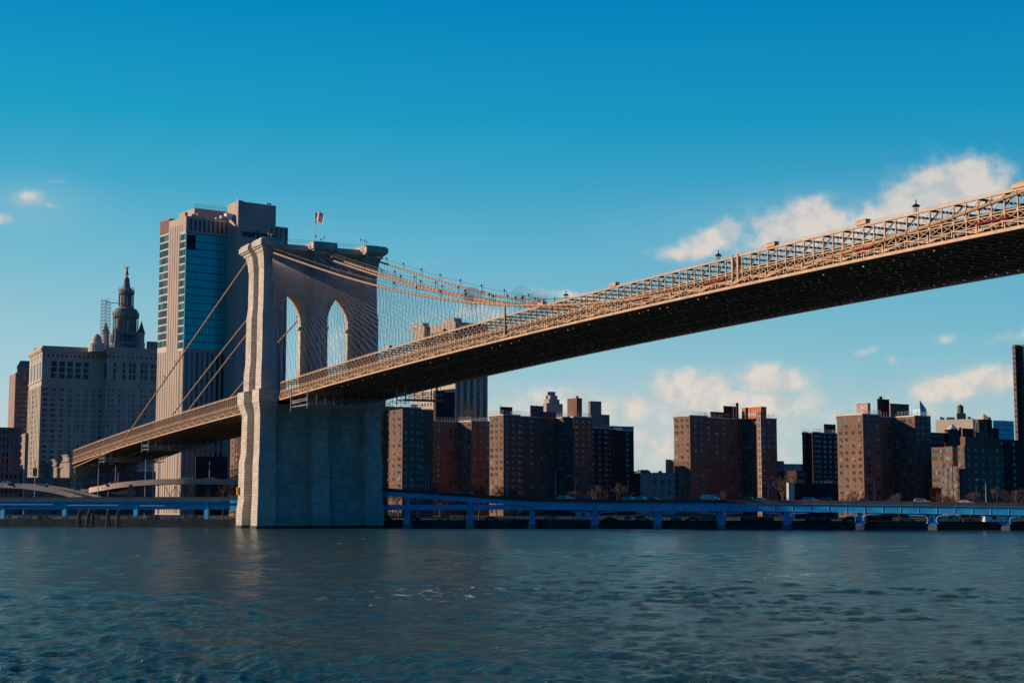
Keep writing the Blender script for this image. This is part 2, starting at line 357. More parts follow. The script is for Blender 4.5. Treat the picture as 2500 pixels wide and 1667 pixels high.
def graffiti(name, base, c1, c2):
    mt = bpy.data.materials.new(name); mt.use_nodes = True; t = mt.node_tree; b = t.nodes['Principled BSDF']; L = t.links
    geo = t.nodes.new('ShaderNodeNewGeometry'); sp = t.nodes.new('ShaderNodeSeparateXYZ'); L.new(geo.outputs['Position'], sp.inputs[0])
    ad = t.nodes.new('ShaderNodeMath'); L.new(sp.outputs[0], ad.inputs[0]); L.new(sp.outputs[1], ad.inputs[1])
    cb = t.nodes.new('ShaderNodeCombineXYZ'); L.new(ad.outputs[0], cb.inputs[0]); L.new(sp.outputs[2], cb.inputs[1])
    n = t.nodes.new('ShaderNodeTexNoise'); n.inputs['Scale'].default_value = .55; n.inputs['Detail'].default_value = 3; n.inputs['Distortion'].default_value = 2.5; L.new(cb.outputs[0], n.inputs['Vector'])
    r = t.nodes.new('ShaderNodeValToRGB'); L.new(n.outputs[0], r.inputs[0]); r.color_ramp.interpolation = 'CONSTANT'
    e = r.color_ramp.elements; e[0].color = (*base, 1); e[1].position = .64; e[1].color = (*base, 1)
    for p, c in ((.42, c1), (.46, base), (.54, c2), (.60, c1)):
        x = r.color_ramp.elements.new(p); x.color = (*c, 1)
    L.new(r.outputs[0], b.inputs['Base Color']); b.inputs['Roughness'].default_value = .8
    return mt
M['graf'] = graffiti('graffiti_wall', (.09,.05,.045), (.30,.28,.28), (.22,.06,.06))
M['graf2'] = graffiti('graffiti_white_wall', (.30,.07,.05), (.75,.68,.62), (.7,.6,.55))

# ------------------------------------------------------------------ water
def make_water():
    nr, na = 760, 1050
    r = np.exp(np.linspace(math.log(34.), math.log(1500.), nr)); a = np.linspace(R(-33), R(33), na)+YAW
    RR, AA = np.meshgrid(r, a, indexing='ij'); X = CAM[0]+RR*np.cos(AA); Y = CAM[1]+RR*np.sin(AA)
    step = RR*math.log(1500/34.)/nr
    rng = np.random.default_rng(5); Z = np.zeros_like(X)
    wd = math.radians(-62)
    # patches of rougher and calmer water
    def low(s, k):
        q = np.zeros_like(X)
        for i in range(7):
            th = rng.uniform(0, 6.28); l = s*rng.uniform(.7, 1.5); q += np.sin((X*math.cos(th)+Y*math.sin(th))*6.283/l+rng.uniform(0, 6.28))
        return q/7**.5
    patch = 1+.32*low(70, 0); patch = np.clip(patch, .5, 1.5)
    patch2 = np.clip(.9+.4*low(28, 1), .35, 1.8)
    for i in range(130):
        lam = 0.6*(7.5/.6)**(rng.random()**1.1); th = wd+rng.normal(0, .75); k = 6.2832/lam
        ph = (X*math.cos(th)+Y*math.sin(th))*k + rng.uniform(0, 6.28)
        amp = 0.0060*lam**.42
        fade = np.clip((lam/step-2.2)/3, 0, 1)
        s = np.sin(ph + .35*np.sin(ph*.37+i))
        s = 1-2*np.abs(s)**1.0*1.0 if i % 3 == 0 else s
        Z += amp*fade*s*(patch if lam > 4 else patch*patch2)
    Z *= np.clip((1400-RR)/300, 0, 1)
    v = np.stack([X, Y, Z], -1).reshape(-1, 3)
    ii = np.arange(nr-1)[:, None]*na; jj = np.arange(na-1)[None, :]
    q = np.stack([ii+jj, ii+na+jj, ii+na+jj+1, ii+jj+1], -1).reshape(-1, 4)
    nv = len(v); B = 9000.
    v = np.vstack([v, [[CAM[0]-B, CAM[1]-B, -1.2], [CAM[0]+B, CAM[1]-B, -1.2], [CAM[0]+B, CAM[1]+B, -1.2], [CAM[0]-B, CAM[1]+B, -1.2]]])
    q = np.vstack([q, [[nv, nv+1, nv+2, nv+3]]])
    me = bpy.data.meshes.new('water'); me.vertices.add(len(v)); me.vertices.foreach_set('co', v.astype(np.float32).ravel())
    me.loops.add(q.size); me.loops.foreach_set('vertex_index', q.astype(np.int32).ravel())
    me.polygons.add(len(q)); me.polygons.foreach_set('loop_start', np.arange(0, q.size, 4, dtype=np.int32)); me.polygons.foreach_set('loop_total', np.full(len(q), 4, np.int32))
    me.update(); me.validate(); me.shade_smooth()
    mt = bpy.data.materials.new('river_water'); mt.use_nodes = True; t = mt.node_tree; b = t.nodes['Principled BSDF']; L = t.links
    b.inputs['IOR'].default_value = 1.33; b.inputs['Roughness'].default_value = .17
    geo = t.nodes.new('ShaderNodeNewGeometry')
    def nz(sc, det, st, dist=0):
        mp = t.nodes.new('ShaderNodeMapping'); mp.inputs['Rotation'].default_value = (0, 0, wd*-1); mp.inputs['Scale'].default_value = st; L.new(geo.outputs['Position'], mp.inputs[0])
        n = t.nodes.new('ShaderNodeTexNoise'); n.inputs['Scale'].default_value = sc; n.inputs['Detail'].default_value = det; n.inputs['Roughness'].default_value = .62; n.inputs['Distortion'].default_value = dist; L.new(mp.outputs[0], n.inputs['Vector']); return n.outputs[0]
    a1 = nz(3.2, 8, (1, .55, 1), .4); a2 = nz(.45, 5, (1, .45, 1), .3)
    ad = t.nodes.new('ShaderNodeMath'); ad.operation = 'MULTIPLY_ADD'; L.new(a2, ad.inputs[0]); ad.inputs[1].default_value = 1.6; L.new(a1, ad.inputs[2])
    bp = t.nodes.new('ShaderNodeBump'); bp.inputs['Distance'].default_value = .40; bp.inputs['Strength'].default_value = .95; L.new(ad.outputs[0], bp.inputs['Height']); L.new(bp.outputs[0], b.inputs['Normal'])
    # silt: green-brown body colour in uneven patches
    s = nz(.05, 5, (1, .5, 1)); mr = t.nodes.new('ShaderNodeMapRange'); mr.inputs[1].default_value = .35; mr.inputs[2].default_value = .7; L.new(s, mr.inputs[0])
    mx = t.nodes.new('ShaderNodeMix'); mx.data_type = 'RGBA'; mx.inputs[6].default_value = (.016, .066, .070, 1); mx.inputs[7].default_value = (.058, .084, .036, 1); L.new(mr.outputs[0], mx.inputs[0])
    # foam flecks
    f1 = nz(.9, 5, (.5, 1.3, 1), .8); f2 = nz(.035, 3, (1, .5, 1))
    fm = t.nodes.new('ShaderNodeMath'); fm.operation = 'MULTIPLY'; L.new(f1, fm.inputs[0]); L.new(f2, fm.inputs[1])
    fr = t.nodes.new('ShaderNodeMapRange'); fr.inputs[1].default_value = .395; fr.inputs[2].default_value = .42; L.new(fm.outputs[0], fr.inputs[0])
    m3 = t.nodes.new('ShaderNodeMix'); m3.data_type = 'RGBA'; L.new(fr.outputs[0], m3.inputs[0]); L.new(mx.outputs[2], m3.inputs[6]); m3.inputs[7].default_value = (.55, .52, .47, 1)
    L.new(m3.outputs[2], b.inputs['Base Color'])
    me.materials.append(mt)
    o = bpy.data.objects.new('water', me); COL.objects.link(o); tag(o, kind='structure')
make_water()

# ------------------------------------------------------------------ land and seawall
def shoreD(px): return 488.0-(.036 if px > 560 else .028)*(px-560)
SHPX = [-900, -300, 0, 300, 560, 700, 930, 1150, 1450, 1750, 2050, 2350, 2700, 3200, 3700]
shore = [ground(px, shoreD(px)+5, 0) for px in SHPX]
far = 9000.
g = MB(); back = [p + FH*far for p in shore]
n = len(shore)
g.add([(p[0],p[1],2.0) for p in shore]+[(p[0],p[1],2.0) for p in back], [(i, i+1, n+i+1, n+i) for i in range(n-1)])
# spread the land sheet sideways to the horizon
l0, l1 = shore[0], shore[-1]
a0 = l0-RT*6000+FH*300; a1 = l1+RT*6000-FH*100
g.add([(a0[0],a0[1],2),(l0[0],l0[1],2),(back[0][0],back[0][1],2),(back[0][0]-RT[0]*6000,back[0][1]-RT[1]*6000,2)], [(0,1,2,3)])
g.add([(l1[0],l1[1],2),(a1[0],a1[1],2),(back[-1][0]+RT[0]*6000,back[-1][1]+RT[1]*6000,2),(back[-1][0],back[-1][1],2)], [(0,1,2,3)])
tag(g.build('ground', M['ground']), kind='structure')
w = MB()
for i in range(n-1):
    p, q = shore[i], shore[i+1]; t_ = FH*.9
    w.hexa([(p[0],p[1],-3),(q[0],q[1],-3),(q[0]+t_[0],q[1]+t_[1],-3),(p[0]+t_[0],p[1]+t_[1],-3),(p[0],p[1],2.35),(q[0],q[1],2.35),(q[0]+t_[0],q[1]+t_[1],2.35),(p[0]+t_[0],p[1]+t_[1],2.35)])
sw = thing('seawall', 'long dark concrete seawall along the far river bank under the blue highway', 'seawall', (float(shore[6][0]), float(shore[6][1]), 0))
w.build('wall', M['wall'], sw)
rl = MB()
for i in range(n-1):
    p, q = shore[i]+FH*.4, shore[i+1]+FH*.4
    for z in (2.9, 3.5): rl.beam((p[0],p[1],z), (q[0],q[1],z), .06, .06)
    k = int(np.linalg.norm(q-p)/2.5)
    for j in range(k):
        c = p+(q-p)*j/k; rl.beam((c[0],c[1],2.3), (c[0],c[1],3.52), .06, .06)
rl.build('railing', M['fence'], sw)

# ------------------------------------------------------------------ suspension bridge
L_ = 486.3
def par(x): return 1-((x-L_/2)/(L_/2))**2
def zb(x): return 36.3+4.6*par(x) if x >= 0 else 41.5+.0203*x-4.71e-5*x*x-6.2
def zt(x): return 36.3+4.6*par(x)+5.2 if x >= 0 else 41.5+.0203*x-4.71e-5*x*x
def zc(x):
    if x >= 0: dd = x-L_/2; return 42.0+8.6e-4*dd*dd-2.8e-9*dd**4
    if x > -194: return 80+.2796*(x+20.6)-8.8e-5*(x+20.6)*(x+95) - (2.2 if x > -8 else 0)
    return 30-.065*(-194-x)
def yc(x, k):  # outer cables k=±2, inner k=±1; they lean in from the saddles to the trusses
    s = 1 if k > 0 else -1
    u = max(0, 1-abs(x)/235.)**2
    return s*(14.25+1.9*u) if abs(k) == 2 else s*(2.6-1.3*u)
PAN = 2.286; X0 = 14; X1 = 366; YO = 14.2; YI = 5.2
bridge = thing('suspension_bridge', 'long suspension bridge with a twin arched stone tower and tan steel deck crossing the river', 'bridge')
def tower():
    tw = MB()
    T = [(-4,0),(4.6,0),(8.2,.19),(19.2,.22),(22.2,.43),(33.2,.5),(35.6,.12),(36.4,.0),(36.6,-.1),(40.3,-.1),(40.4,.61),(45.7,.63),(49,.8),(62.4,.82),(65.8,1),(76.5,1.03),(76.6,.96),(77.2,.96),(78.6,.88),(80.2,.72),(81.2,.55),(81.25,.36),(82.1,.30),(82.15,.02),(82.6,-.02),(82.65,-.24),(84.2,-.24),(84.25,-.08),(84.7,-.05)]
    a, b = 19.6, 10.4
    for sx in (1, -1):
        for sy in (1, -1):
            lv = []
            for z, t in T:
                xo = b-2.9*t; yo = a-1.7*t; xi = 4.4-1.9*(max(0, min(1, t)) if z < 78 else 1.0); yi = 14.0
                if z > 81 or (36.5 < z < 40.4): xi -= .35
                if z > 82.12: xi = 1.9; yi = 13.0
                q = sorted((sx*xi, sx*xo)); r_ = sorted((sy*yi, sy*yo)); lv.append((z, q[0], q[1], r_[0], r_[1]))
            tw.loft(lv)
    for sx in (1, -1):   # middle buttresses
        lv = []
        for z, t in T:
            xo = b-.15-2.9*t; y = 2.6-.7*max(0, t)
            if z > 81.2: y = 2.5
            if z > 82.12: y = 3.3
            if z > 82.62: y = 3.8
            if 36.5 < z < 40.4: xo -= .3
            q = sorted((sx*3.0, sx*xo)); lv.append((z, q[0], q[1], -y, y))
        tw.loft(lv)
    # solid shaft below the road, battered
    tw.loft([(-4,-6.2,6.2,-16.2,16.2),(8,-5.9,5.9,-16.0,16.0),(22,-5.5,5.5,-15.9,15.9),(36.35,-5.2,5.2,-15.7,15.7)])
    # the three piers above the road
    for y0, y1 in ((12.0, 16.0), (-16.0, -12.0), (-3.3, 3.3)): tw.loft([(36.3,-3.6,3.6,y0,y1),(60,-3.3,3.3,y0,y1),(80.6,-3.2,3.2,y0,y1)])
    tw.build('masonry_tower', M['stone'], bridge)
    tw = MB()
    # walls over the pointed arches
    Rr = 13.7
    for sgn in (1, -1):
        c = 7.65*sgn; hw = 4.35; ys = np.linspace(-hw, hw, 41)
        za = [60.3+math.sqrt(max(0, Rr*Rr-(abs(y)+Rr-hw)**2)) for y in ys]
        for i in range(40):
            y0, y1 = c+ys[i], c+ys[i+1]; z0, z1 = za[i], za[i+1]
            tw.hexa([(-3.15,y0,z0),(3.15,y0,z0),(3.15,y1,z1),(-3.15,y1,z1),(-3.15,y0,80.5),(3.15,y0,80.5),(3.15,y1,80.5),(-3.15,y1,80.5)])
    aw = tw.build('arch_wall', M['stone'], bridge)
    for sgn in (1, -1):     # raised rib round each opening, and its impost blocks
        tm = MB(); c = 7.65*sgn; hw = 4.35; ys = np.linspace(-hw, hw, 31)
        for sx in (1, -1):
            for i in range(30):
                pz = []
                for y in (ys[i], ys[i+1]):
                    zz = 60.3+math.sqrt(max(0, Rr*Rr-(abs(y)+Rr-hw)**2)); s2 = (abs(y)+hw+1.0-.0)/(hw) ; pz.append((y, zz))
                (ya, z0), (yb, z1) = pz
                xx0, xx1 = sorted((sx*3.1, sx*3.55))
                tm.hexa([(xx0,c+ya,z0),(xx1,c+ya,z0),(xx1,c+yb,z1),(xx0,c+yb,z1),(xx0,c+ya*1.12,z0+.9),(xx1,c+ya*1.12,z0+.9),(xx1,c+yb*1.12,z1+.9),(xx0,c+yb*1.12,z1+.9)])
        for e in (-1, 1):
            tm.box(-3.75, 3.75, c+e*4.2-.45, c+e*4.2+.45, 59.4, 60.2)
        tm.build('arch_moulding', M['stone'], bridge)
    tc_ = MB()
    tc_.loft([(80.5,-3.4,3.4,-15.5,15.5),(81.6,-4.6,4.6,-15.6,15.6),(81.7,-5.2,5.2,-15.8,15.8),(82.3,-5.4,5.4,-15.9,15.9)])
    tc_.box(-6.3, 6.3, -16.3, 16.3, 82.303, 83.4); tc_.box(-5.0, 5.0, -15.6, 15.6, 83.4, 84.2)
    for y in (-15.8, 0, 15.8): tc_.box(-7.9, 7.9, y-2.4, y+2.4, 84.72, 85.3)
    tc_.build('cornice', M['stone'], bridge)
    rr = MB()
    for sx in (-1, 1):
        for z in (85.2, 85.8): rr.beam((sx*4.6,-13,z), (sx*4.6,13,z), .06, .06)
        for k in range(27): rr.beam((sx*4.6,-13+k,84), (sx*4.6,-13+k,85.85), .05, .05)
    for x, y in ((2,-14),(4,-15.5),(5,14.5),(3,16),(6,13),(1,2),(5,1.5),(6,-1.5)): rr.beam((x,y,85.2), (x,y,87.5+((x*7+y*3) % 3)*.3), .07, .07); rr.box(x-.25,x+.25,y-.25,y+.25,86.9,87.3)
    rr.build('railing', M['galv'], bridge)
    tb_ = MB()
    for sx in (1, -1):
        for sy in (1, -1):
            q = sorted((sx*4.3, sx*10.62)); r_ = sorted((sy*13.9, sy*19.85)); tb_.box(q[0], q[1], r_[0], r_[1], -2, .75)
        q = sorted((sx*2.9, sx*10.5)); tb_.box(q[0], q[1], -2.75, 2.75, -2, .7)
    tb_.box(-6.5, 6.5, -16.4, 16.4, -2, .65)
    tb_.build('wet_footing', M['wet'], bridge)
    q = MB(); q.box(-8.8, -8.0, -20.05, -19.35, 9.8, 12.0); q.box(-8.7, -8.1, -20.12, -20.04, 10.0, 11.8)
    q.build('warning_lamp_box', M['yellow'], bridge)
tower()

def truss(y, x0, x1, name, near, mt='steel'):
    s = -1 if y < 0 else 1
    xs = [x0+PAN*i for i in range(int((x1-x0)/PAN)+1)]
    root = None
    tp = MB(); bt = MB(); wb = MB(); brl = PL()
    for i in range(len(xs)-1):
        a, b = xs[i], xs[i+1]; za, z2 = zb(a), zb(b); ta, t2 = zt(a), zt(b); h = ta-za
        tp.beam((a,y,ta-.15), (b,y,t2-.15), .34, .30)
        if near: tp.beam((a,y+.1,ta+.30), (b,y+.1,t2+.30), .05, .05)
        m0 = h*.5
        for f_, th in ((.46, .13), (.53, .12)): bt.beam((a,y,za+h*f_), (b,y,z2+h*f_), .26, th)
        bt.beam((a,y,za+h*.27), (b,y,z2+h*.27), .16, .12)
        bt.beam((a,y+s*.25,za+.22), (b,y+s*.25,z2+.22), .35, .44)
        bt.beam((a,y-s*.05,za+h*.17), (b,y-s*.05,z2+h*.17), .10, .10)
        # post
        wb.beam((a,y,za+.42), (a,y,ta-.3), .18, .18)
        # X rods above, zigzag rods below
        if mt == 'steel': wb.beam((a,y+.05,za+h*.55), (b,y+.05,t2-.3), .075, .075); wb.beam((a,y-.05,ta-.3), (b,y-.05,z2+h*.55), .075, .075)
        wb.beam((a,y-.08,za+h*.28), (b,y-.08,z2+h*.46), .08, .08); wb.beam((a,y+.08,za+h*.46), (b,y+.08,z2+h*.28), .08, .08)
        # gusset plates
        wb.box(a-.22, a+.22, y-.16, y+.16, za+h*.495-.22, za+h*.495+.22)
        if near:
            yy = y+s*.42
            k = i % 4
            if k == 0 and i+4 < len(xs):      # raking bracket between the flange and the lower chord, every fourth panel
                c = xs[i+2]; e = xs[i+4]; br = brl.new()
                br.beam((a,yy,za+.6), (c,yy,zb(c)+h*.27), .14, .14); br.beam((c,yy,zb(c)+h*.27), (e,yy,zb(e)+.6), .14, .14)
                br.beam((c,yy,zb(c)+.6), (c,yy,zb(c)+h*.27), .16, .16); br.beam((a,yy,za+.5), (a,yy,za+h*.30), .22, .22)
                br.box(a+.3, a+1.0, yy-.1, yy+.4, za+.62, za+1.0)
                wb.beam((e-.9, y+s*.1, zb(e)+.95), (e-.3, y+s*.1, zb(e)+.95), .3, .45)
            wb.beam((a+PAN/2,yy,za+.56), (a+PAN/2,yy,za+1.0), .12, .12); wb.beam((a+PAN/2-.5,yy,za+.95), (a+PAN/2+.5,yy,za+.95), .1, .1)
    root = tp.build(name, M[mt], bridge); bt.build('bottom_chord', M[mt], root); wb.build('web_bars', M[mt], root)
    brl.flush('bracket', M['steel'], root)
    return root
truss(-YO, X0, X1, 'stiffening_truss', True); truss(YO, X0, X1, 'stiffening_truss', False)
truss(-YI, X0-28, X1, 'stiffening_truss', False, 'steeld'); truss(YI, X0-28, X1, 'stiffening_truss', False, 'steeld')  # inner trusses get a darker steel colour in place of shade
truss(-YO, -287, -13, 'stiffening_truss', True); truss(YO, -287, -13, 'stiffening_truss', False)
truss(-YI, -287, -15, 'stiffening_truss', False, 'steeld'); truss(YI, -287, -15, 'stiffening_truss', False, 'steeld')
def deck():
    sl = MB(); st = {}; fb = PL(); glints = PL(); ov = PL(); pr = {0: MB(), 1: MB()}
    xs = list(np.arange(-287, X1, PAN*2))
    for i in range(len(xs)-1):
        a, b = xs[i], xs[i+1]
        for y0, y1 in ((-13.3,-5.7), (5.7,13.3)) if not (-14 < a < 12) else ((-11.8,-5.7), (5.7,11.8)):
            if a < 0: za, z2 = zb(a)+1.5, zb(b)+1.5
            else: za, z2 = zb(a)+1.25, zb(b)+1.25
            sl.hexa([(a,y0,za),(b,y0,z2),(b,y1,z2),(a,y1,za),(a,y0,za+.25),(b,y0,z2+.25),(b,y1,z2+.25),(a,y1,za+.25)])
        za, z2 = zb(a)+.95, zb(b)+.95
        if not (-14 < a < 12):
            sl.hexa([(a,-4.9,za),(b,-4.9,z2),(b,4.9,z2),(a,4.9,za),(a,-4.9,za+.12),(b,-4.9,z2+.12),(b,4.9,z2+.12),(a,4.9,za+.12)])
            for y in (-12.5,-10.4,-8.3,-6.4,6.4,8.3,10.4,12.5): st.setdefault((y, a > 0), MB()).beam((a,y,zb(a)+1.0), (b,y,zb(b)+1.0), .2, .45)
        p0, p1 = zt(a)+.2, zt(b)+.2
        pr[int(a > 0)].hexa([(a,-2.6,p0),(b,-2.6,p1),(b,2.6,p1),(a,2.6,p0),(a,-2.6,p0+.12),(b,-2.6,p1+.12),(b,2.6,p1+.12),(a,2.6,p0+.12)]) if abs(a+2) > 12 else None
    for x in np.arange(-287, X1, PAN):
        if -13 < x < 11: continue
        z = zb(x)
        fb_ = fb.new(); fb_.beam((x,-14.0,z+.12), (x,14.0,z+.12), .30, .10)
        rq = random.Random(int(x*10))
        for y in (-11.5,-8.7,-5.9,-2.8,.4,3.4,6.8,9.2,11.4,12.9):
            if rq.random() < .5: yy_ = y+rq.uniform(-.8,.8); glints.new().box(x-.30, x-.05, yy_-.16, yy_+.16, z-.12, z+.06)  # pale boxes added under the floor beams to stand in for sky glints
        fb_.box(x-.03, x+.03, -14.0, 14.0, z+.12, z+1.1)
    k = 0
    for x in np.arange(X0, X1, PAN*2).tolist()+np.arange(-287, -14, PAN*2).tolist():
        for s in (-1, 1):
            z = zt(x)-.25
            o_ = ov.new(); o_.beam((x,s*14.1,z), (x,s*5.2,z), .22, .28)
            o_.beam((x,s*14.1,z-1.5), (x,s*12.7,z-.1), .16, .16)
        ov.beam((x,-5.2,zt(x)+.0), (x,5.2,zt(x)+.0), .2, .25)
    d0 = sl.build('road_deck', M['steeld'], bridge); [q_.build('stringer', M['steeld'], d0) for q_ in st.values()]; fb.flush('floor_beam', M['under'], d0); glints.flush('clamp', M['galv'], d0)
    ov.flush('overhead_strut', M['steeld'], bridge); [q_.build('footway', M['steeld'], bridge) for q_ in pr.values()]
    # junction boxes on the top chord, red pipes, mid-span joint posts, pole
    for px, py in ((1499,697),(1885,605),(2106,547),(2490,460),(1322,745),(949,852)):
        q = ray(px, py); t = (-YO-CAM[1])/q[1]; x = CAM[0]+t*q[0]; b_ = MB(); b_.box(x-1.1, x+1.1, -YO-.35, -YO+.5, zt(x)+.02, zt(x)+.62); b_.box(x-1.2, x+1.2, -YO-.42, -YO+.57, zt(x)+.62, zt(x)+.70); b_.build('junction_box', M['steel'], bridge)
    for pa, pb in ((1541,1580),(1711,1765),(2083,2128),(2378,2462)):
        xx = []
        for px in (pa, pb):
            q = ray(px, 700); t = (-YO-.6-CAM[1])/q[1]; xx.append(CAM[0]+t*q[0])
        c = MB(); c.tube([(xx[0],-YO-.35,zb(xx[0])+1.75),(xx[1],-YO-.35,zb(xx[1])+1.75)], .13, 6); c.build('red_pipe', M['red'], bridge)
    for x in (242.4, 243.9):
        c = MB(); c.box(x-.2, x+.2, -YO-.3, -YO+.3, zb(x)+.5, zt(x)+.1)
        for k in range(7): c.box(x-.3, x+.3, -YO-.34, -YO+.34, zb(x)+.8+k*.62, zb(x)+.9+k*.62)
        c.build('joint_post', M['steel'], bridge)
    x = 160.8; c = MB(); c.tube([(x,-YO-.4,zb(x)+.6),(x,-YO-.4,zt(x)+2.2),(x,-YO-.4,zt(x)+3.0)], [.26,.22,.05], 8); c.build('pole', M['steel'], bridge)
deck()

def cables():
    for k in (-2, -1, 1, 2):
        ks = []
        bands = sorted(list(np.arange(-190, -14, 4.6))+list(np.arange(X0, X1, PAN)))
        for x in bands: ks += [(x-.17,.25),(x-.16,.34),(x+.16,.34),(x+.17,.25)]
        for x in list(np.arange(-285 if abs(k) == 2 else -265, -191, 4.))+[-12,-9,-6,-3,.5,3,6,9,12]: ks.append((x,.25))
        ks.sort()
        c = MB(); c.tube([(x, yc(x, k), zc(x)) for x, r_ in ks], [r_ for x, r_ in ks], 8)
        o = c.build('main_cable', M['cable'], bridge)
    sus = []
    for k in (-2, -1, 1, 2):
        for x in np.arange(X0, X1, PAN):
            yy = yc(x, k); yb_ = (14.2 if abs(k) == 2 else 5.2)*(1 if k > 0 else -1)
            z0, z1 = zb(x)+.9, zc(x)
            if z1-z0 < .5: continue
            p, q = np.array([x, yb_, z0]), np.array([x, yy, z1])
            sus.append((np.linalg.norm((p+q)/2-CAM)/(1), p, q))
    # size in the picture ~ length / distance
    sus.sort(key=lambda t: -np.linalg.norm(t[2]-t[1])/t[0])
    for dd, p, q in sus[:100]:
        MB().tube([p, q], .027, 4).build('suspender', M['wired'], bridge)
    r_ = MB()
    for dd, p, q in sus[100:]: r_.tube([p, q], .027, 4)
    tag(r_.build('suspender', M['wired'], bridge), kind='stuff')
    # diagonal stays fanning from each saddle down to the deck
    sy_ = PL()
    for k in (-2, -1, 1, 2):
        for j in range(26 if k == -2 else 20):
            x = 17+j*(4.57 if k == -2 else 6.0); yb_ = (14.2 if abs(k) == 2 else 5.2)*(1 if k > 0 else -1)
            p = (x, yb_, zb(x)+2.4); q = (7.4, yc(8, k), 81.0-.07*j)
            sy_.tube([p, q], .036 if k == -2 else .024, 4)
    sy_.flush('stay', M['wire'], bridge)
    # hand lines above cables and beads of lights
    hl = MB()
    for k in (-2, -1, 1, 2):
        for sg in (-.35, .35):
            hl.tube([(x, yc(x,k)+sg, zc(x)+1.3) for x in np.arange(9, 230, 6)], .03, 4)
    hl.build('hand_line', M['wire'], bridge)
    for k in (-2, 2, -1, 1):
        for x in list(np.arange(20, 176, 13.5))+([] if abs(k) == 1 else list(np.arange(-180, -15, 15))):
            y, z = yc(x,k), zc(x)
            b_ = MB(); b_.tube([(x,y,z+.2),(x,y,z+1.5)], .05, 5); b_.lathe((x,y), [(.05,z+1.35),(.2,z+1.5),(.2,z+1.85),(.05,z+2.0)], 6)
            b_.tube([(x+1.1,y,z+.1),(x+1.1,y,z+1.9)], .04, 4)
            b_.build('cable_lamp', M['black'], bridge)
    # round guard screens on the cables
    for k, px, rad in ((-1, 1152, 2.6), (1, 1155, 2.4), (2, 1274, 3.0), (2, 1315, 2.6)):
        best = min(np.arange(60, 260, .5), key=lambda x: abs((lambda d_: 1250+F*(d_@RT)/(d_@V))(np.array([x, yc(x,k), zc(x)])-CAM)-px))
        x, y, z = best, yc(best,k), zc(best)+(.0 if px < 1200 else .6)
        c = MB()
        for rr in np.linspace(.6, rad, 6): c.tube([(x, y+rr*math.cos(a), z+rr*math.sin(a)) for a in np.linspace(0, 6.2832, 25)], .025, 3)
        for a in np.linspace(0, 6.2832, 25)[:-1]: c.tube([(x, y+.3*math.cos(a), z+.3*math.sin(a)), (x, y+rad*math.cos(a), z+rad*math.sin(a))], .025, 3)
        c.box(x-.2, x+.2, y-.3, y+.3, z-.3, z+.3)
        c.build('cable_guard_screen', M['wire'], bridge)
cables()
def gantry():
    # work platforms slung under the deck beside the tower
    for (x0, x1, y0, y1, drop, lb) in ((26, 40, -15, 15, 3.3, 0), (58, 64, 4, 15, 3.6, 1), (-226, -216, -15, 10, 3.4, 2), (-150, -140, -15, 15, 3.6, 3)):
        g_ = MB(); zz = zb((x0+x1)/2)
        lo = zz-drop
        for y in np.arange(y0, y1+.1, 2.5):
            for x in (x0, x1):
                g_.beam((x,y,lo), (x,y,zz), .10, .10)
            g_.beam((x0,y,lo), (x1,y,lo), .14, .16)
            if y+2.5 <= y1:
                for x in (x0, x1): g_.beam((x,y,lo), (x,y+2.5,lo+1.6), .08, .08); g_.beam((x,y,lo+1.6), (x,y+2.5,lo), .08, .08)
        for x in (x0, x1):
            for z in (lo, lo+1.2, lo+1.7): g_.beam((x,y0,z), (x,y1,z), .12, .12)
        for z in (lo, lo+1.2, lo+1.7): g_.beam((x0,y0,z), (x1,y0,z), .12, .12)
        for x in (x0, x1): g_.beam((x,y0-.2,lo-1.2), (x,y0-.2,zz+1.5), .22, .22)
        g_.box(x0, x1, y0+.5, y1, lo-.15, lo-.05)
        g_.build('maintenance_platform', M['galv'], bridge)
gantry()

# promenade lanterns: black, standing on the footway
def lantern(loc):
    t = thing('street_lamp', '', 'lamp', loc, 'black lanterns along the bridge footway')
    x, y, z = loc
    MB().tube([(x,y,z),(x,y,z+1.0)], .07, 6).build('post', M['black'], t)
    b = MB()
    for k in range(6):
        a = k*math.pi/3; b.tube([(x+.14*math.cos(a),y+.14*math.sin(a),z+.95),(x+.34*math.cos(a),y+.34*math.sin(a),z+1.15),(x+.34*math.cos(a),y+.34*math.sin(a),z+1.95)], .035, 4)
    b.build('cage', M['black'], t)
    MB().lathe((x,y), [(.66,z+1.95),(.52,z+2.10),(.26,z+2.28),(.10,z+2.34),(.07,z+2.7),(.12,z+2.75),(.02,z+3.0)], 10).build('hood', M['black'], t)
    MB().lathe((x,y), [(.02,z+1.15),(.13,z+1.25),(.15,z+1.6),(.05,z+1.75)], 8).build('bulb', M['lampglass'], t)
    return t
LBL = {2236: 'black lantern above the truss near the right edge, in front of the big cloud', 1754: 'black lantern standing over the middle of the truss, right of the lone low one',
       1382: 'black lantern just right of where the cables meet the truss', 1086: 'black lantern in front of the pale office block left of the cable low point'}
first = None
for px, py in ((2236, 487), (1754, 610), (1382, 709), (1086, 796)):
    q = ray(px, py); t = (-2.4-CAM[1])/q[1]
    x = CAM[0]+t*q[0]; ztop = CAM[2]+t*q[2]; x = float(x)
    if first is None: first = lantern((x, -2.4, ztop-3.0)); o = first
    else: o = copy_tree(first); o.location = (x, -2.4, ztop-3.0)
    o['label'] = LBL[px]

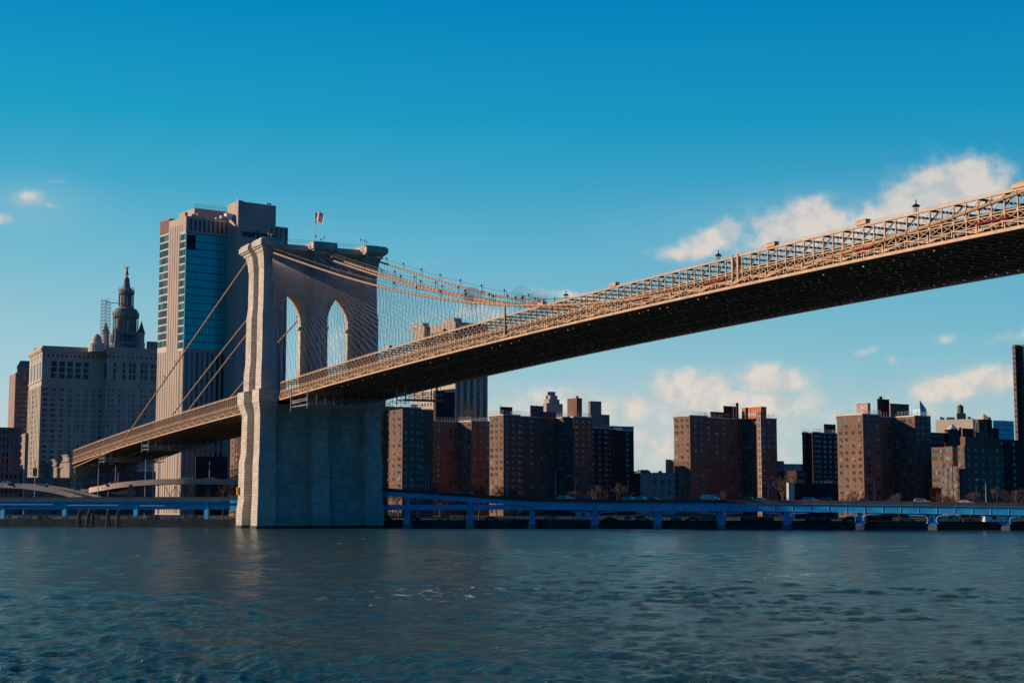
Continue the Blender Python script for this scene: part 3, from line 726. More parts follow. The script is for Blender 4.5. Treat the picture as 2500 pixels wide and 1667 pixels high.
# flag on the tower
fp = thing('flagpole', 'white flagpole with a waving striped flag on top of the stone tower', 'flagpole', (0, .4, 85.3))
MB().tube([(0,.4,84.6),(0,.4,96.2)], [.12,.06], 8).lathe((0,.4), [(.02,96.1),(.16,96.25),(.16,96.4),(.02,96.55)], 8).build('pole', M['white'], fp)
fm = bpy.data.materials.new('flag_cloth'); fm.use_nodes = True
def flag():
    nx, nz = 26, 26; Lx, Hz = 5.2, 3.2; vs = []; fs = []; mi = []
    dx, dy = .88, .47; nrm = math.hypot(dx, dy); ex = (dx/nrm, dy/nrm)
    for i in range(nx+1):
        for j in range(nz+1):
            u = i/nx; v = j/nz; s = u*Lx*.62
            off = .42*math.sin(u*9+v*1.4)*u**.4
            vs.append((ex[0]*s-ex[1]*off, .5+ex[1]*s+ex[0]*off, 95.7-v*Hz-u*u*1.1-.22*math.sin(u*7+1)))
    red, wht, blu = 0, 1, 2
    for i in range(nx):
        for j in range(nz):
            fs.append((i*(nz+1)+j, (i+1)*(nz+1)+j, (i+1)*(nz+1)+j+1, i*(nz+1)+j+1))
            if i < 10 and j < 14: c = wht if (i % 3 == 1 and j % 3 == 1) else blu
            else: c = red if (j//2) % 2 == 0 else wht
            mi.append(c)
    me = bpy.data.meshes.new('flag'); me.from_pydata(vs, [], fs); me.polygons.foreach_set('material_index', mi); me.shade_smooth()
    for nm, c in (('flag_red', (.60,.05,.06)), ('flag_white', (.88,.84,.80)), ('flag_blue', (.25,.25,.42))):
        mt = bpy.data.materials.new(nm); mt.use_nodes = True; mt.node_tree.nodes['Principled BSDF'].inputs['Base Color'].default_value = (*c, 1); mt.node_tree.nodes['Principled BSDF'].inputs['Roughness'].default_value = .8; me.materials.append(mt)
    o = bpy.data.objects.new('flag', me); COL.objects.link(o); o.parent = fp; o.location = -Vector(fp.location)
flag()

# masonry approach at the end of the side span
ap = thing('stone_approach', 'stepped pale masonry approach piers where the bridge deck comes ashore on the left', 'approach viaduct', (-300, 0, 2))
a = MB(); c_ = MB()
xa = -288.
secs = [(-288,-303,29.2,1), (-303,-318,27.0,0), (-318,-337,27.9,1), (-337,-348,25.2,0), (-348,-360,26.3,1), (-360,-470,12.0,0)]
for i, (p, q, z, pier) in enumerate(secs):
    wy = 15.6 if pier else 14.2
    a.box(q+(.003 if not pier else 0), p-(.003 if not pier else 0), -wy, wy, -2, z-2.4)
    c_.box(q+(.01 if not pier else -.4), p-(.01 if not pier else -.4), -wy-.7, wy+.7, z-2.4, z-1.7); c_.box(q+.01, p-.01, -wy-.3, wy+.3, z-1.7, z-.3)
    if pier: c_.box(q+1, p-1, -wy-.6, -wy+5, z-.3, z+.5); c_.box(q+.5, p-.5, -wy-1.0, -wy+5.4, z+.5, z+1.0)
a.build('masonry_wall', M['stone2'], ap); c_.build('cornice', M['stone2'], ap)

# ------------------------------------------------------------------ buildings
WCACHE = {}
def window_mesh(w, h, gm, style, ac=False):
    key = (round(w,2), round(h,2), gm, style, ac)
    if key in WCACHE: return WCACHE[key]
    b = MB(); t = .10
    # pane (x along the wall, y out of the wall)
    b.box(-w/2, w/2, 0.0, .08, -h/2, h/2, 0)
    if style != 'plain':
        b.box(-w/2-t, w/2+t, -.0, .13, -h/2-t, -h/2, 1); b.box(-w/2-t, -w/2, 0, .13, -h/2, h/2, 1); b.box(w/2, w/2+t, 0, .13, -h/2, h/2, 1)
        b.box(-.05, .05, .08, .12, -h/2, h/2, 1)
    if ac: b.box(-w*.42, w*.02, .0, .45, -h/2, -h/2+.42, 1)
    me = b.mesh('window'); me.materials.append(M[gm]); me.materials.append(M['frame'])
    WCACHE[key] = me; return me
def add_windows(root, lst, gm='glass', style='frame'):
    """lst of (x,y,z, angle of outward normal, w, h): the 100 nearest are parts, the rest one part of kind stuff"""
    lst = sorted(lst, key=lambda t: -(t[4]*t[5])/((t[0]-CAM[0])**2+(t[1]-CAM[1])**2+(t[2]-CAM[2])**2))
    pw = parent_world(root); acr = random.Random(len(lst)); isac = lambda: style != 'plain' and gm == 'glass' and h < 1.5 and acr.random() < .3
    for (x, y, z, a, w, h) in lst[:100]:
        o = bpy.data.objects.new('window', window_mesh(w, h, gm, style, isac())); COL.objects.link(o); o.parent = root
        o.location = (x-pw.x, y-pw.y, z-pw.z); o.rotation_euler = (0, 0, a-math.pi/2)
    if len(lst) > 100:
        b = MB()
        for (x, y, z, a, w, h) in lst[100:]:
            me = window_mesh(w, h, gm, style, isac()); ca, sa = math.cos(a-math.pi/2), math.sin(a-math.pi/2)
            vs = [(x+v.co.x*ca-v.co.y*sa, y+v.co.x*sa+v.co.y*ca, z+v.co.z) for v in me.vertices]
            base = len(b.v); b.v += vs
            for p in me.polygons: b.f.append(tuple(base+i for i in p.vertices)); b.mi.append(p.material_index)
        tag(b.build('window', [M[gm], M['frame']], root), kind='stuff')

def dirs(beta):
    b = R(beta); er = RT*math.cos(b)+FH*math.sin(b); fw = RT*math.sin(b)-FH*math.cos(b)   # along the shaded face / towards the viewer
    return er, fw
def reach(P, dr, px):
    """how far to go from P along dr until the point stands in pixel column px"""
    k = (px-1250)/F; d0 = P-CAM
    return float((k*(d0@V)-d0@RT)/((dr@RT)-k*(dr@V)))
def segs_px(P):
    d0 = P-CAM; return 1250+F*float((d0@RT)/(d0@V))
def chain(px, py, D, beta, segs, back):
    er, fw = dirs(beta); P = pt(px, py, D); zt_ = P[2]; pts = [P.copy()]; faces = []
    for s in segs:
        k = s[0]
        if k == 'L': L = reach(P, fw, s[1]); Q = P+fw*L; nrm = -er
        elif k == 'D': L = reach(P, er, s[1]); Q = P+er*L; nrm = fw
        elif k == 'F': L = s[1]; Q = P+fw*L; nrm = -er
        elif k == 'R': L = s[1]; Q = P+er*L; nrm = fw
        elif k == 'B': L = s[1]; Q = P-fw*L; nrm = er
        faces.append((k, P.copy(), Q.copy(), nrm, L, s[2:] if len(s) > 2 else ())); pts.append(Q.copy()); P = Q
    bs = [float((p-pts[0])@fw) for p in pts]; as_ = [float((p-pts[0])@er) for p in pts]
    bm = min(bs)-back
    # close the plan behind: neither hidden side may stick out past the walls the photo shows
    pe = segs_px(pts[-1]); ps = segs_px(pts[0]); tot = back+(bs[-1]-min(bs))
    if reach(pts[-1], -fw, ps+.3*(pe-ps)) > 0: tot = min(tot, reach(pts[-1], -fw, ps+.3*(pe-ps)))
    Rb = pts[-1]-fw*max(tot, 2.0)
    rh = pts[0]-CAM; rh = np.array([rh[0], rh[1], 0]); rh /= np.linalg.norm(rh)
    kk = min(max(6.0, (bs[-1]-tot)/min(-.2, float(rh@fw))), .8*as_[-1]/max(.05, float(rh@er)))
    poly = pts + [Rb, pts[0]+rh*max(kk, 1.0)]
    return poly, faces, zt_
def wins(faces, ztop, z0, fh, w=1.35, h=1.35, top=1.7, ww=None):
    out = []
    for (k, P, Q, nrm, L, ex) in faces:
        if not ex or not ex[0]: continue
        cols = ex[0]; ang = math.atan2(nrm[1], nrm[0])
        xs = [(i+.5)/cols for i in range(cols)] if isinstance(cols, int) else cols
        z = ztop-top; wf = [1.0 if (isinstance(cols, int) and cols < 3) or random.random() < .6 or L/max(1, len(xs)) < 3.2 or h > 1.5 else 1.5 for _ in xs]
        while z > z0+1.5:
            for u, wq in zip(xs, wf):
                p = P+(Q-P)*u
                out.append((p[0], p[1], z, ang, w*wq, h))
            z -= fh
    return out
def building(name, label, cat, px, py, D, beta, segs, back, m_, fh=2.75, gm='glass', w=1.35, h=1.35, top=1.7, cop='coping', fence=True, style='frame', z0=2.0, group=None, coph=.55, windows=True):
    poly, faces, ztop = chain(px, py, D, beta, segs, back)
    c = sum(poly)/len(poly); t = thing(name, label, cat, (c[0], c[1], z0), group)
    MB().prism(poly, z0-1, ztop).build('wall', M[m_], t)
    if cop:
        b = MB()
        for i in range(len(poly)):
            p, q = poly[i], poly[(i+1) % len(poly)]; dd = (q-p)/max(1e-6, np.linalg.norm(q-p)); nn = np.array([dd[1], -dd[0], 0])
            b.beam(p-dd*.16+nn*.0+np.array([0,0,coph/2+.002]), q+dd*.16+np.array([0,0,coph/2+.002]), .44, coph) if False else b.beam(np.array([p[0],p[1],ztop+coph/2]), np.array([q[0],q[1],ztop+coph/2]), .5, coph-.003*(i % 3))
        b.build('coping', M[cop], t)
    if fence:
        b = MB()
        for i in range(len(poly)):
            p, q = poly[i], poly[(i+1) % len(poly)]; L = np.linalg.norm(q-p); k = max(1, int(L/1.6))
            for z in (ztop+coph+.9, ztop+coph+1.7): b.beam((p[0],p[1],z), (q[0],q[1],z), .07, .07)
            for j in range(k): e = p+(q-p)*j/k; b.beam((e[0],e[1],ztop+coph-.1), (e[0],e[1],ztop+coph+1.7), .07, .07)
        b.build('roof_railing', M['fence'], t)
    if windows: add_windows(t, wins(faces, ztop, z0, fh, w, h, top), gm, style)
    t['_z'] = ztop; del t['_z']
    return t, poly, faces, ztop
def roofbox(parent, name, pxl, pxc, pxr, pyt, z0, D, beta, m_, cap=True):
    """a block on a roof: lit side from pxl to pxc, shaded side to pxr"""
    segs = []
    er, fw = dirs(beta)
    P = pt(pxc, pyt, D); Ll = abs(reach(P, -fw, pxl)) if pxc > pxl else 3.0
    start = P-fw*Ll
    Lr = reach(P, er, pxr)
    poly = [start, P, P+er*Lr, P+er*Lr-fw*Ll]
    b = MB().prism(poly, z0, P[2])
    o = b.build(name, M[m_], parent)
    if cap:
        c = sum(poly)/4; b2 = MB().prism([c+(p-c)*1.04 for p in poly], P[2]+.002, P[2]+.3); b2.build('coping', M[m_], o) if parent is not None and parent.parent is None else None
    return o, poly, P[2]

# --- the brick apartment blocks in the middle and right
B = 37
G1 = 'brick apartment towers along the shore'
bA, poly, fc, zA = building('apartment_block', 'brick apartment tower immediately right of the stone bridge tower', 'apartment building', 925, 999, 655, B,
    [('D', 941, 1), ('L', 983, [.2,.5,.82]), ('D', 1028, 3), ('B', 8), ('D', 1058, 1)], 14, 'brick', group=G1)
bB, poly, fc, zB = building('apartment_block', 'lower brick apartment tower in front of the tall blue grey office tower', 'apartment building', 1050, 1028, 765, B,
    [('D', 1119, [.1,.3,.5,.72,.9]), ('L', 1151, 3), ('D', 1197, 3)], 16, 'brick', group=G1)
bC, poly, fc, zC = building('apartment_block', 'wide brick apartment tower with a dark water tank house and graffiti on its roof', 'apartment building', 1195, 1016, 712, B,
    [('L', 1229, 3), ('D', 1270, [.2,.6,.95]), ('B', 7), ('D', 1357, [.25,.45,.68,.88]), ('L', 1400, [.28,.55,.86]), ('D', 1446, 3)], 16, 'brick', group=G1)
bC2, poly, fc, zC2 = building('apartment_block', 'dark lower brick block stepping down behind the wide graffiti roofed tower', 'apartment building', 1440, 1045, 800, B,
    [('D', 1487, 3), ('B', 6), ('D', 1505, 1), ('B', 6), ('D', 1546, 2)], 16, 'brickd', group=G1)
bD, poly, fc, zD = building('apartment_block', 'brick apartment tower with an orange painted roof house, standing alone mid right', 'apartment building', 1645, 1018, 708, B,
    [('L', 1684, 3), ('D', 1727, [.3,.65]), ('B', 7), ('D', 1811, [.1,.25,.43,.6,.78,.93]), ('L', 1850, [.15,.5,.85]), ('D', 1857, 0), ('D', 1896, 3)], 16, 'brick', group=G1)
bE, poly, fc, zE = building('apartment_block', 'largest sunlit brick apartment tower at right with a blue glass pyramid behind its roof', 'apartment building', 2043, 1016, 655, B,
    [('L', 2057, [.6]), ('L', 2106, 3), ('D', 2150, [.3,.8]), ('B', 7), ('D', 2178, [.3,.85]), ('L', 2233, [.2,.5,.78]), ('D', 2272, 3)], 16, 'brick', group=G1)
bF, poly, fc, zF = building('apartment_block', 'dark distant brick apartment block left of the largest sunlit tower', 'apartment building', 1958, 1056, 850, B,
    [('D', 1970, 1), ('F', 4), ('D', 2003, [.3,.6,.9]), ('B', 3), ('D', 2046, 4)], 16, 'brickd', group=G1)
# white stair strip on D
er, fw = dirs(B)
P = pt(1850, 1018, 680)
# roof houses
roofbox(bC, 'tank_house', 1220, 1221, 1251, 994, zC, 724, B, 'brickd'); q = pt(1237, 991, 726)
roofbox(bC, 'graffiti_roof_house', 1294, 1295, 1327, 991, zC, 722, B, 'graf')
roofbox(bC, 'graffiti_parapet', 1326, 1327, 1358, 1006, zC, 722, B, 'graf')
roofbox(bC, 'chimney_house', 1385, 1408, 1421, 973, zC, 724, B, 'brick2'); roofbox(bC, 'chimney', 1406, 1408, 1412, 966, zC, 730, B, 'brick2', False)
roofbox(bD, 'tank_house', 1766, 1767, 1800, 992, zD, 725, B, 'brickd'); roofbox(bD, 'chimney', 1796, 1798, 1803, 983, zD, 723, B, 'brickd', False); roofbox(bD, 'low_roof_house', 1734, 1735, 1768, 1006, zD, 722, B, 'brickd')
ob, pl, zz = roofbox(bD, 'orange_roof_house', 1811, 1858, 1871, 994, zD, 716, B, 'orange')
o_, pl2, z2_ = roofbox(bE, 'graffiti_roof_house', 2091, 2118, 2125, 985, zE, 665, B, 'graf2'); roofbox(bE, 'tank_house', 2141, 2143, 2171, 975, zE, 672, B, 'brickd'); roofbox(bE, 'chimney', 2146, 2147, 2154, 967, zE, 674, B, 'black', False)
roofbox(bE, 'low_roof_house', 2172, 2174, 2219, 986, zE, 670, B, 'brick')
roofbox(bA, 'tank_house', 1003, 1004, 1020, 988, zA, 675, B, 'brickd')
roofbox(bF, 'tank_house', 2011, 2012, 2040, 1036, zF, 870, B, 'brickd')
def letters(body, size, loc, ang, m_, name, parent, depth=.15, sx=1.0):
    cu = bpy.data.curves.new(name, 'FONT'); cu.body = body; cu.size = size; cu.extrude = depth; cu.offset = size*.022
    tmp = bpy.data.objects.new('tmp', cu); COL.objects.link(tmp); bpy.context.view_layer.update()
    me = bpy.data.meshes.new_from_object(tmp.evaluated_get(bpy.context.evaluated_depsgraph_get())); bpy.data.objects.remove(tmp)
    me.materials.clear(); me.materials.append(M[m_]); o = bpy.data.objects.new(name, me); COL.objects.link(o); o.parent = parent
    pw = parent_world(parent); o.location = (loc[0]-pw.x, loc[1]-pw.y, loc[2]-pw.z); o.rotation_euler = (math.pi/2, 0, ang+math.pi/2); o.scale = (sx, 1, 1)
    return o
# scrawl on the orange roof house (side towards the sun)
P0, P1 = pl[0], pl[1]
g_ = MB(); dd = (P1-P0); nrm = -er
for k in range(26):
    u = .08+.03*k+random.uniform(-.01, .01); z = zD+1.0+random.uniform(0, 1.0); p = P0+dd*u+nrm*.06; q = P0+dd*(u+random.uniform(-.02,.03))+nrm*.06
    g_.beam((p[0],p[1],z), (q[0],q[1],z+random.uniform(.8,1.8)), .08, .28)
g_.build('graffiti', M['white'], ob)
# rooftop masts
def mast(parent, px, pyt, z0, D, m_='galv', r=.08):
    P = pt(px, pyt, D); MB().tube([(P[0],P[1],z0),(P[0],P[1],P[2])], r, 5).build('mast', M[m_], parent)
for a_ in ((bC,1222,985,zC,718),(bC,1310,984,zC,726),(bC,1402,968,zC,726),(bD,1722,1006,zD,718),(bD,1790,984,zD,722),(bD,1888,1007,zD,700),(bE,2158,962,zE,676),(bE,2143,970,zE,676),(bE,2240,1000,zE,650)): mast(*a_)
# stair tower strip beside the right wing of D
st_, fcs = None, None
Pk = pt(1850, 1017, 690)
sp = MB(); pL = pt(1850, 1010, 684.5); LL = reach(pL, fw, 1857)
sp.prism([pL-fw*1.0, pL+fw*LL, pL+fw*LL+er*.8, pL-fw*1.0+er*.8], 2, zD+.9)
sp.build('stair_shaft', M['brick'], bD)
sb = MB()
z = zD-1
while z > 4:
    for u in (0, 1):
        pass
    p = pL-er*.06; q = p+fw*LL; sb.beam((p[0],p[1],z), (q[0],q[1],z), .12, .22); z -= 2.75
for u in (.08, .92):
    p = pL-er*.05+fw*LL*u; sb.beam((p[0],p[1],3), (p[0],p[1],zD), .1, .18)
sb.build('stair_bands', M['coping'], bD)

# --- brown complex at far right with arched tank towers
K = 'stepped brown brick apartment complex at right'
def kv(label, *a, **k): return building('apartment_complex', label, 'apartment building', *a, cop=None, fence=False, fh=2.9, w=.95, h=1.45, **k)
kv('narrow brown brick wing in the gap right of the largest sunlit tower', 2274, 1092, 640, B, [('L', 2301, [.15,.4,.65,.88]), ('D', 2306, 0)], 12, 'brick2')
kv('upper brown brick wing below the lower arched roof tower', 2302, 1090, 632, B, [('L', 2325, [.15,.4,.65,.88]), ('D', 2338, 1)], 20, 'brick2')
kv('leftmost of three low stepped brown brick front wings', 2297, 1144, 612, B, [('L', 2312.5, [.2,.5,.8]), ('D', 2314, 0)], 14, 'brick2')
kv('middle one of three low stepped brown brick front wings', 2315, 1136, 608, B, [('L', 2324.5, [.25,.7]), ('D', 2326, 0)], 14, 'brick2')
kv('rightmost of three low stepped brown brick front wings', 2327, 1138, 604, B, [('L', 2337.5, [.25,.7]), ('D', 2339, 0)], 14, 'brick2')
k2, pl, f_, zk2 = kv('broad dark brown brick wing with a sunlit left edge in front of the right complex', 2338, 1087, 605, B, [('L', 2354, [.2,.4,.65,.85]), ('D', 2442, 5), ('D', 2446, 0)], 30, 'brick2', gm='glass')
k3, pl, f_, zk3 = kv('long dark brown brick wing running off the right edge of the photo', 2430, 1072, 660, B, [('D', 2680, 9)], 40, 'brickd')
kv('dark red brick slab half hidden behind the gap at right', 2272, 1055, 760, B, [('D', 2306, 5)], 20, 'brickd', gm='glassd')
kv('upper brown brick terrace behind the broad dark wing', 2344, 1066, 640, B, [('L', 2356, 0), ('D', 2440, 0)], 30, 'brick2')
def tankhouse(label, pxl, pxc, pxr, pyt, pyb, D, chim):
    P = pt(pxc, pyt, D); t = thing('tank_tower', label, 'roof tower', (P[0], P[1], 30))
    o, poly, zt_ = roofbox(t, 'wall', pxl, pxc, pxr, pyt, 30, D, B, 'brick2', False)
    c = sum(poly)/4; rr = float(np.linalg.norm(poly[0]-c))*.72
    MB().lathe((c[0],c[1]), [(rr*.9, zt_),(rr*.8, zt_+.3),(.2, zt_+2.6)], 8).build('roof', M['cream'], t)
    b = PL()
    for (A_, B_, nn) in ((poly[0], poly[1], -er), (poly[1], poly[2], fw)):
        for u in (.3, .7):
            p = A_+(B_-A_)*u+nn*.04; tdir = (B_-A_)/np.linalg.norm(B_-A_)
            b_ = b.new(); b_.obox(p, tdir, nn, .8, .06, zt_-5.5, zt_-2.0); b_.obox(p, tdir, nn, .5, .06, zt_-2.0, zt_-1.4)
    b.flush('arched_opening', M['black'], t)
    o, _, _ = roofbox(t, 'chimney', chim-3, chim-1, chim+3, pyt-5, 30, D+4, B, 'brickd', False)
tankhouse('brown brick roof tower with arched openings, left and lower of the two', 2306, 2314, 2342, 1048, 1086, 675, 2344)
tankhouse('brown brick roof tower with arched openings, right and higher of the two', 2381, 2388, 2422, 1023, 1066, 690, 2416)
rb = thing('roof_house', 'low brown brick roof house between the two arched roof towers', 'roof house', tuple(pt(2360,1046,690)[:2])+(30,)); roofbox(rb, 'wall', 2348, 2350, 2377, 1045, 30, 690, B, 'brickd', False)
# brown slab behind right tower of the pair
rb = thing('roof_house', 'plain brown brick block right of the higher arched roof tower', 'roof house', tuple(pt(2425,1046,705)[:2])+(30,)); roofbox(rb, 'wall', 2415, 2420, 2438, 1044, 30, 700, B, 'brickd', False)
# cream roof block with wooden tank
cb_, pl, f_, zz = building('office_block', 'plain cream block carrying a water tank and machinery, behind the brown complex', 'office building', 2284, 1025, 900, -32, [('D', 2375, 0)], 9, 'cream', cop=None, fence=False, windows=False)
roofbox(cb_, 'machine_house', 2310, 2311, 2331, 1018, zz, 905, 15, 'conc', False); roofbox(cb_, 'tank_base', 2335, 2336, 2358, 1008, zz, 905, 15, 'concg', False)
for px in (2295, 2301, 2365, 2372): roofbox(cb_, 'roof_unit', px-3, px, px+5, 1017+((px*7) % 5), zz, 905, 15, 'galv', False)
P = pt(2345, 1008, 912); wt = thing('water_tank', 'round dark wooden water tank on the cream block behind the brown complex', 'water tank', (P[0],P[1],P[2]))
zt0 = zat(1010, 912); zt1 = zat(992, 912)
for a_ in range(4): an = a_*math.pi/2; MB().beam((P[0]+1.2*math.cos(an),P[1]+1.2*math.sin(an),zt0-2.5), (P[0]+1.2*math.cos(an),P[1]+1.2*math.sin(an),zt0+.1), .2, .2).build('leg', M['galv'], wt)
MB().lathe((P[0],P[1]), [(1.75,zt0),(1.75,zt1)], 16).build('tank', M['pile'], wt); MB().lathe((P[0],P[1]), [(1.9,zt1),(.1,zt1+1.3)], 16).build('roof', M['roof'], wt)
# teal glass office far right, tall brown tower at the edge, blue pyramid
M['tealglass'] = mat('teal_curtain_glass', (.02,.52,.50), .18, metal=.15, var=.15, scale=.15, spec=.9, stretch=(1,1,3))
M['palegl'] = mat('pale_pyramid_glass', (.40,.62,.72), .3, metal=.1, var=.1, scale=.3, spec=.8)
M['bluegl'] = mat('pale_blue_glass', (.18,.40,.55), .2, metal=.3, var=.15, scale=.2, spec=.8)
gb, pl, f_, zz = building('glass_office', 'pale blue glass office block between the brown complex and the tall brown tower', 'office building', 2424, 1026, 1150, 15, [('D', 2458, 0), ('B', 4), ('D', 2475, 0)], 30, 'bluegl', cop=None, fence=False, windows=False)
b = MB(); er15, fw15 = dirs(15)
for (k_, P_, Q_, nn, L, ex) in f_:
    if k_ != 'D': continue
    z = zz-3
    while z > 30: b.beam((P_+nn*.1)[:2].tolist()+[z], (Q_+nn*.1)[:2].tolist()+[z], .2, .5); z -= 3.6
b.build('floor_bands', M['frame'], gb)
P = pt(2245, 980, 1000); zt1 = zat(976, 1000)-0; py_ = thing('glass_pyramid', 'pale blue glass pyramid roof peeping over the largest sunlit apartment tower', 'pyramid roof', (P[0],P[1],60))
z0_ = zat(1000, 1000); MB().lathe((P[0],P[1]), [(4.2, z0_-6),(4.2, z0_-.0),(.1, zt1)], 4, rot=.9).build('glass_roof', M['palegl'], py_)
b = MB()
for i_ in range(1, 6):
    f__ = i_/6; rr = 4.25*(1-f__)+.06; z = z0_+(zt1-z0_)*f__
    b.tube([(P[0]+rr*math.cos(.9+k*math.pi/2), P[1]+rr*math.sin(.9+k*math.pi/2), z) for k in range(5)], .12, 4)
b.build('glazing_bars', M['frame'], py_)
tb, pl, f_, zz = building('apartment_tower', 'very tall brown brick tower cut off by the right edge of the photo', 'apartment tower', 2471, 842, 860, 32, [('L', 2478, [.5]), ('D', 2489, [.3,.7]), ('L', 2501, [.3,.7]), ('D', 2530, 2)], 22, 'brick2', fh=2.9, cop=None, fence=False, gm='glassd')
sp = MB(); P = f_[1][1]; Q = f_[1][2]; c = (P+Q)/2; er32, fw32 = dirs(32)
for u in (.3, .7): p = P+(Q-P)*u+fw32*.05; sp.obox(p, er32, fw32, .5, .1, 3, zz-2)
sp.build('window_strip', M['glassd'], tb)
# small pieces left of D and between D and F
M['slate'] = mat('slate_roof', (.09,.10,.11), .7)
th, pl, f_, zz = building('town_house', 'low grey green house with a mansard corner roof left of the orange topped tower', 'house', 1563, 1156, 640, 20, [('D', 1592, 0), ('D', 1646, [.12,.45,.75])], 14, 'greypaint', fh=4.2, w=1.2, h=2.4, top=3.4, cop='greypaint', fence=False, gm='glassd', coph=.3)
er20, fw20 = dirs(20)
P = f_[0][1]; Q = f_[0][2]; ctr = (P+Q)/2-fw20*3
h0, h1 = zz, zat(1146, 640); w_ = float(np.linalg.norm(Q-P))/2
q4 = [ctr-er20*w_-fw20*2.8, ctr-er20*w_+fw20*2.8, ctr+er20*w_+fw20*2.8, ctr+er20*w_-fw20*2.8]; t4 = [ctr-er20*w_*.6-fw20*1.6, ctr-er20*w_*.6+fw20*1.6, ctr+er20*w_*.6+fw20*1.6, ctr+er20*w_*.6-fw20*1.6]
MB().hexa([(p[0],p[1],h0+.3) for p in q4]+[(p[0],p[1],h1) for p in t4]).build('mansard_roof', M['slate'], th)
roofbox(th, 'flat_roof', 1593, 1594, 1645, 1153, zz, 645, 20, 'slate', False); roofbox(th, 'chimney', 1607, 1609, 1616, 1149, zz, 644, 20, 'black', False)
building('apartment_block', 'distant pinkish stepped block rising behind the grey green house', 'apartment building', 1625, 1121, 1100, B, [('D', 1636, 0), ('F', 4), ('D', 1660, 0)], 20, 'pinkb', cop=None, fence=False, windows=False)
building('apartment_block', 'long low beige block far behind bare trees right of the orange topped tower', 'office building', 1905, 1134, 1000, 15, [('D', 1980, 6)], 30, 'conc', cop='concg', fence=False, fh=4)
building('warehouse', 'low brown brick building behind the bare trees right of the orange topped tower', 'warehouse', 1890, 1150, 800, B, [('L', 1944, 3), ('D', 1965, 3)], 20, 'brickd', cop=None, fence=False, fh=3.4, w=1.2, h=1.6, gm='glassd')
building('billboard_block', 'small block with a deep blue top beside the orange topped tower', 'office building', 1897, 1125, 900, 15, [('D', 1914, 0)], 14, 'carb', cop=None, fence=False, windows=False)
# pale pillar and dark wall right of D
pp = thing('concrete_pillar', 'tall pale rectangular pillar standing between the two large apartment towers', 'pillar', tuple(pt(1925,1200,520)[:2])+(2,)); roofbox(pp, 'shaft', 1920, 1925, 1938, 1178, 2, 520, B, 'coping', False)
dw = thing('perimeter_wall', 'dark green screened fence wall behind the highway right of the pale pillar', 'fence', tuple(pt(1990,1200,560)[:2])+(2,)); roofbox(dw, 'panel', 1938, 1939, 2044, 1179, 2, 560, 10, 'black', False)
# stepped concrete telephone block behind C
sbk = thing('office_block', 'stepped beige concrete office block rising behind the graffiti roof of the wide tower', 'office building', tuple(pt(1350,1000,950)[:2])+(2,))
for (l, c, r_, t_, D_) in ((1326,1334,1374,985,950), (1329,1340,1366,975,955), (1333,1343,1361,966,960), (1337,1345,1356,957,964)): roofbox(sbk, 'storey', l, c, r_, t_, 2, D_, B, 'conc')
gbk = thing('office_block', 'grey stepped concrete block right of the brown chimney house', 'office building', tuple(pt(1460,1000,900)[:2])+(2,))
for (l, c, r_, t_, D_) in ((1436,1441,1468,980,930), (1441,1443,1488,1012,910)): roofbox(gbk, 'storey', l, c, r_, t_, 2, D_, 30, 'concg')
building('office_block', 'dark slab with a column of pale windows on its right edge behind the stepped block', 'office building', 1482, 1042, 900, 20, [('D', 1535, 6), ('D', 1547, [.5])], 20, 'brickd', fh=2.9, w=2.2, h=1.8, cop='concg', fence=False)
# two small dark blocks in front of the blue office tower
building('office_block', 'dark brown slab just left of the blue grey office tower', 'office building', 1058, 953, 900, B, [('L', 1064, 0), ('D', 1086, 0)], 14, 'brickd', cop=None, fence=False, windows=False)
building('office_block', 'low black block at the foot of the blue grey office tower', 'office building', 1086, 957, 880, B, [('D', 1110, 0)], 14, 'black', cop=None, fence=False, windows=False)
building('office_block', 'cream office wing with dark windows left of the blue grey office tower', 'office building', 1028, 940, 980, B, [('L', 1063, 5), ('D', 1070, 0)], 20, 'cream', fh=3.6, w=1.2, h=2.0, cop=None, fence=False, gm='glassd')
# office tower whose cream top shows over the deck
ot, pl, f_, zz = building('office_tower', 'blue grey office tower with cream side, seen above and below the bridge deck', 'office building', 1008, 800, 1000, B, [('L', 1036, 0), ('D', 1045, 0), ('L', 1112, 0), ('D', 1191, 0)], 30, 'lime', cop=None, fence=False, windows=False)
b = PL(); wl = []
for (k_, P_, Q_, nn, L, ex) in f_:
    td = (Q_-P_)/L; ang = math.atan2(nn[1], nn[0])
    n_ = max(1, int(L/ (4.2 if k_ == 'D' else 3.2)))
    if L < 12 and k_ == 'D': continue
    for i_ in range(n_):
        p = P_+td*L*(i_+.5)/n_
        if k_ == 'D': b.obox(p+nn*.05, td, nn, 1.15, .08, 4, zz-3)
        else: b.obox(p+nn*.05, td, nn, .75, .08, zz-19, zz-5) if i_ > 0 and L > 30 else None
    if k_ == 'D':
        z = zz-5
        while z > 25:
            for i_ in range(n_):
                p = P_+td*L*(i_+.5)/n_+nn*.1
                if random.random() < .72: wl.append((p[0], p[1], z, ang, 1.3, 2.2))
            z -= 3.9
b.flush('window_strip', M['glassd'], ot); add_windows(ot, wl, 'glassl', 'plain')
roofbox(ot, 'penthouse', 1005, 1032, 1047, 789, zz, 1000, B, 'lime'); roofbox(ot, 'penthouse', 1082, 1109, 1127, 777, zz, 1012, B, 'lime')

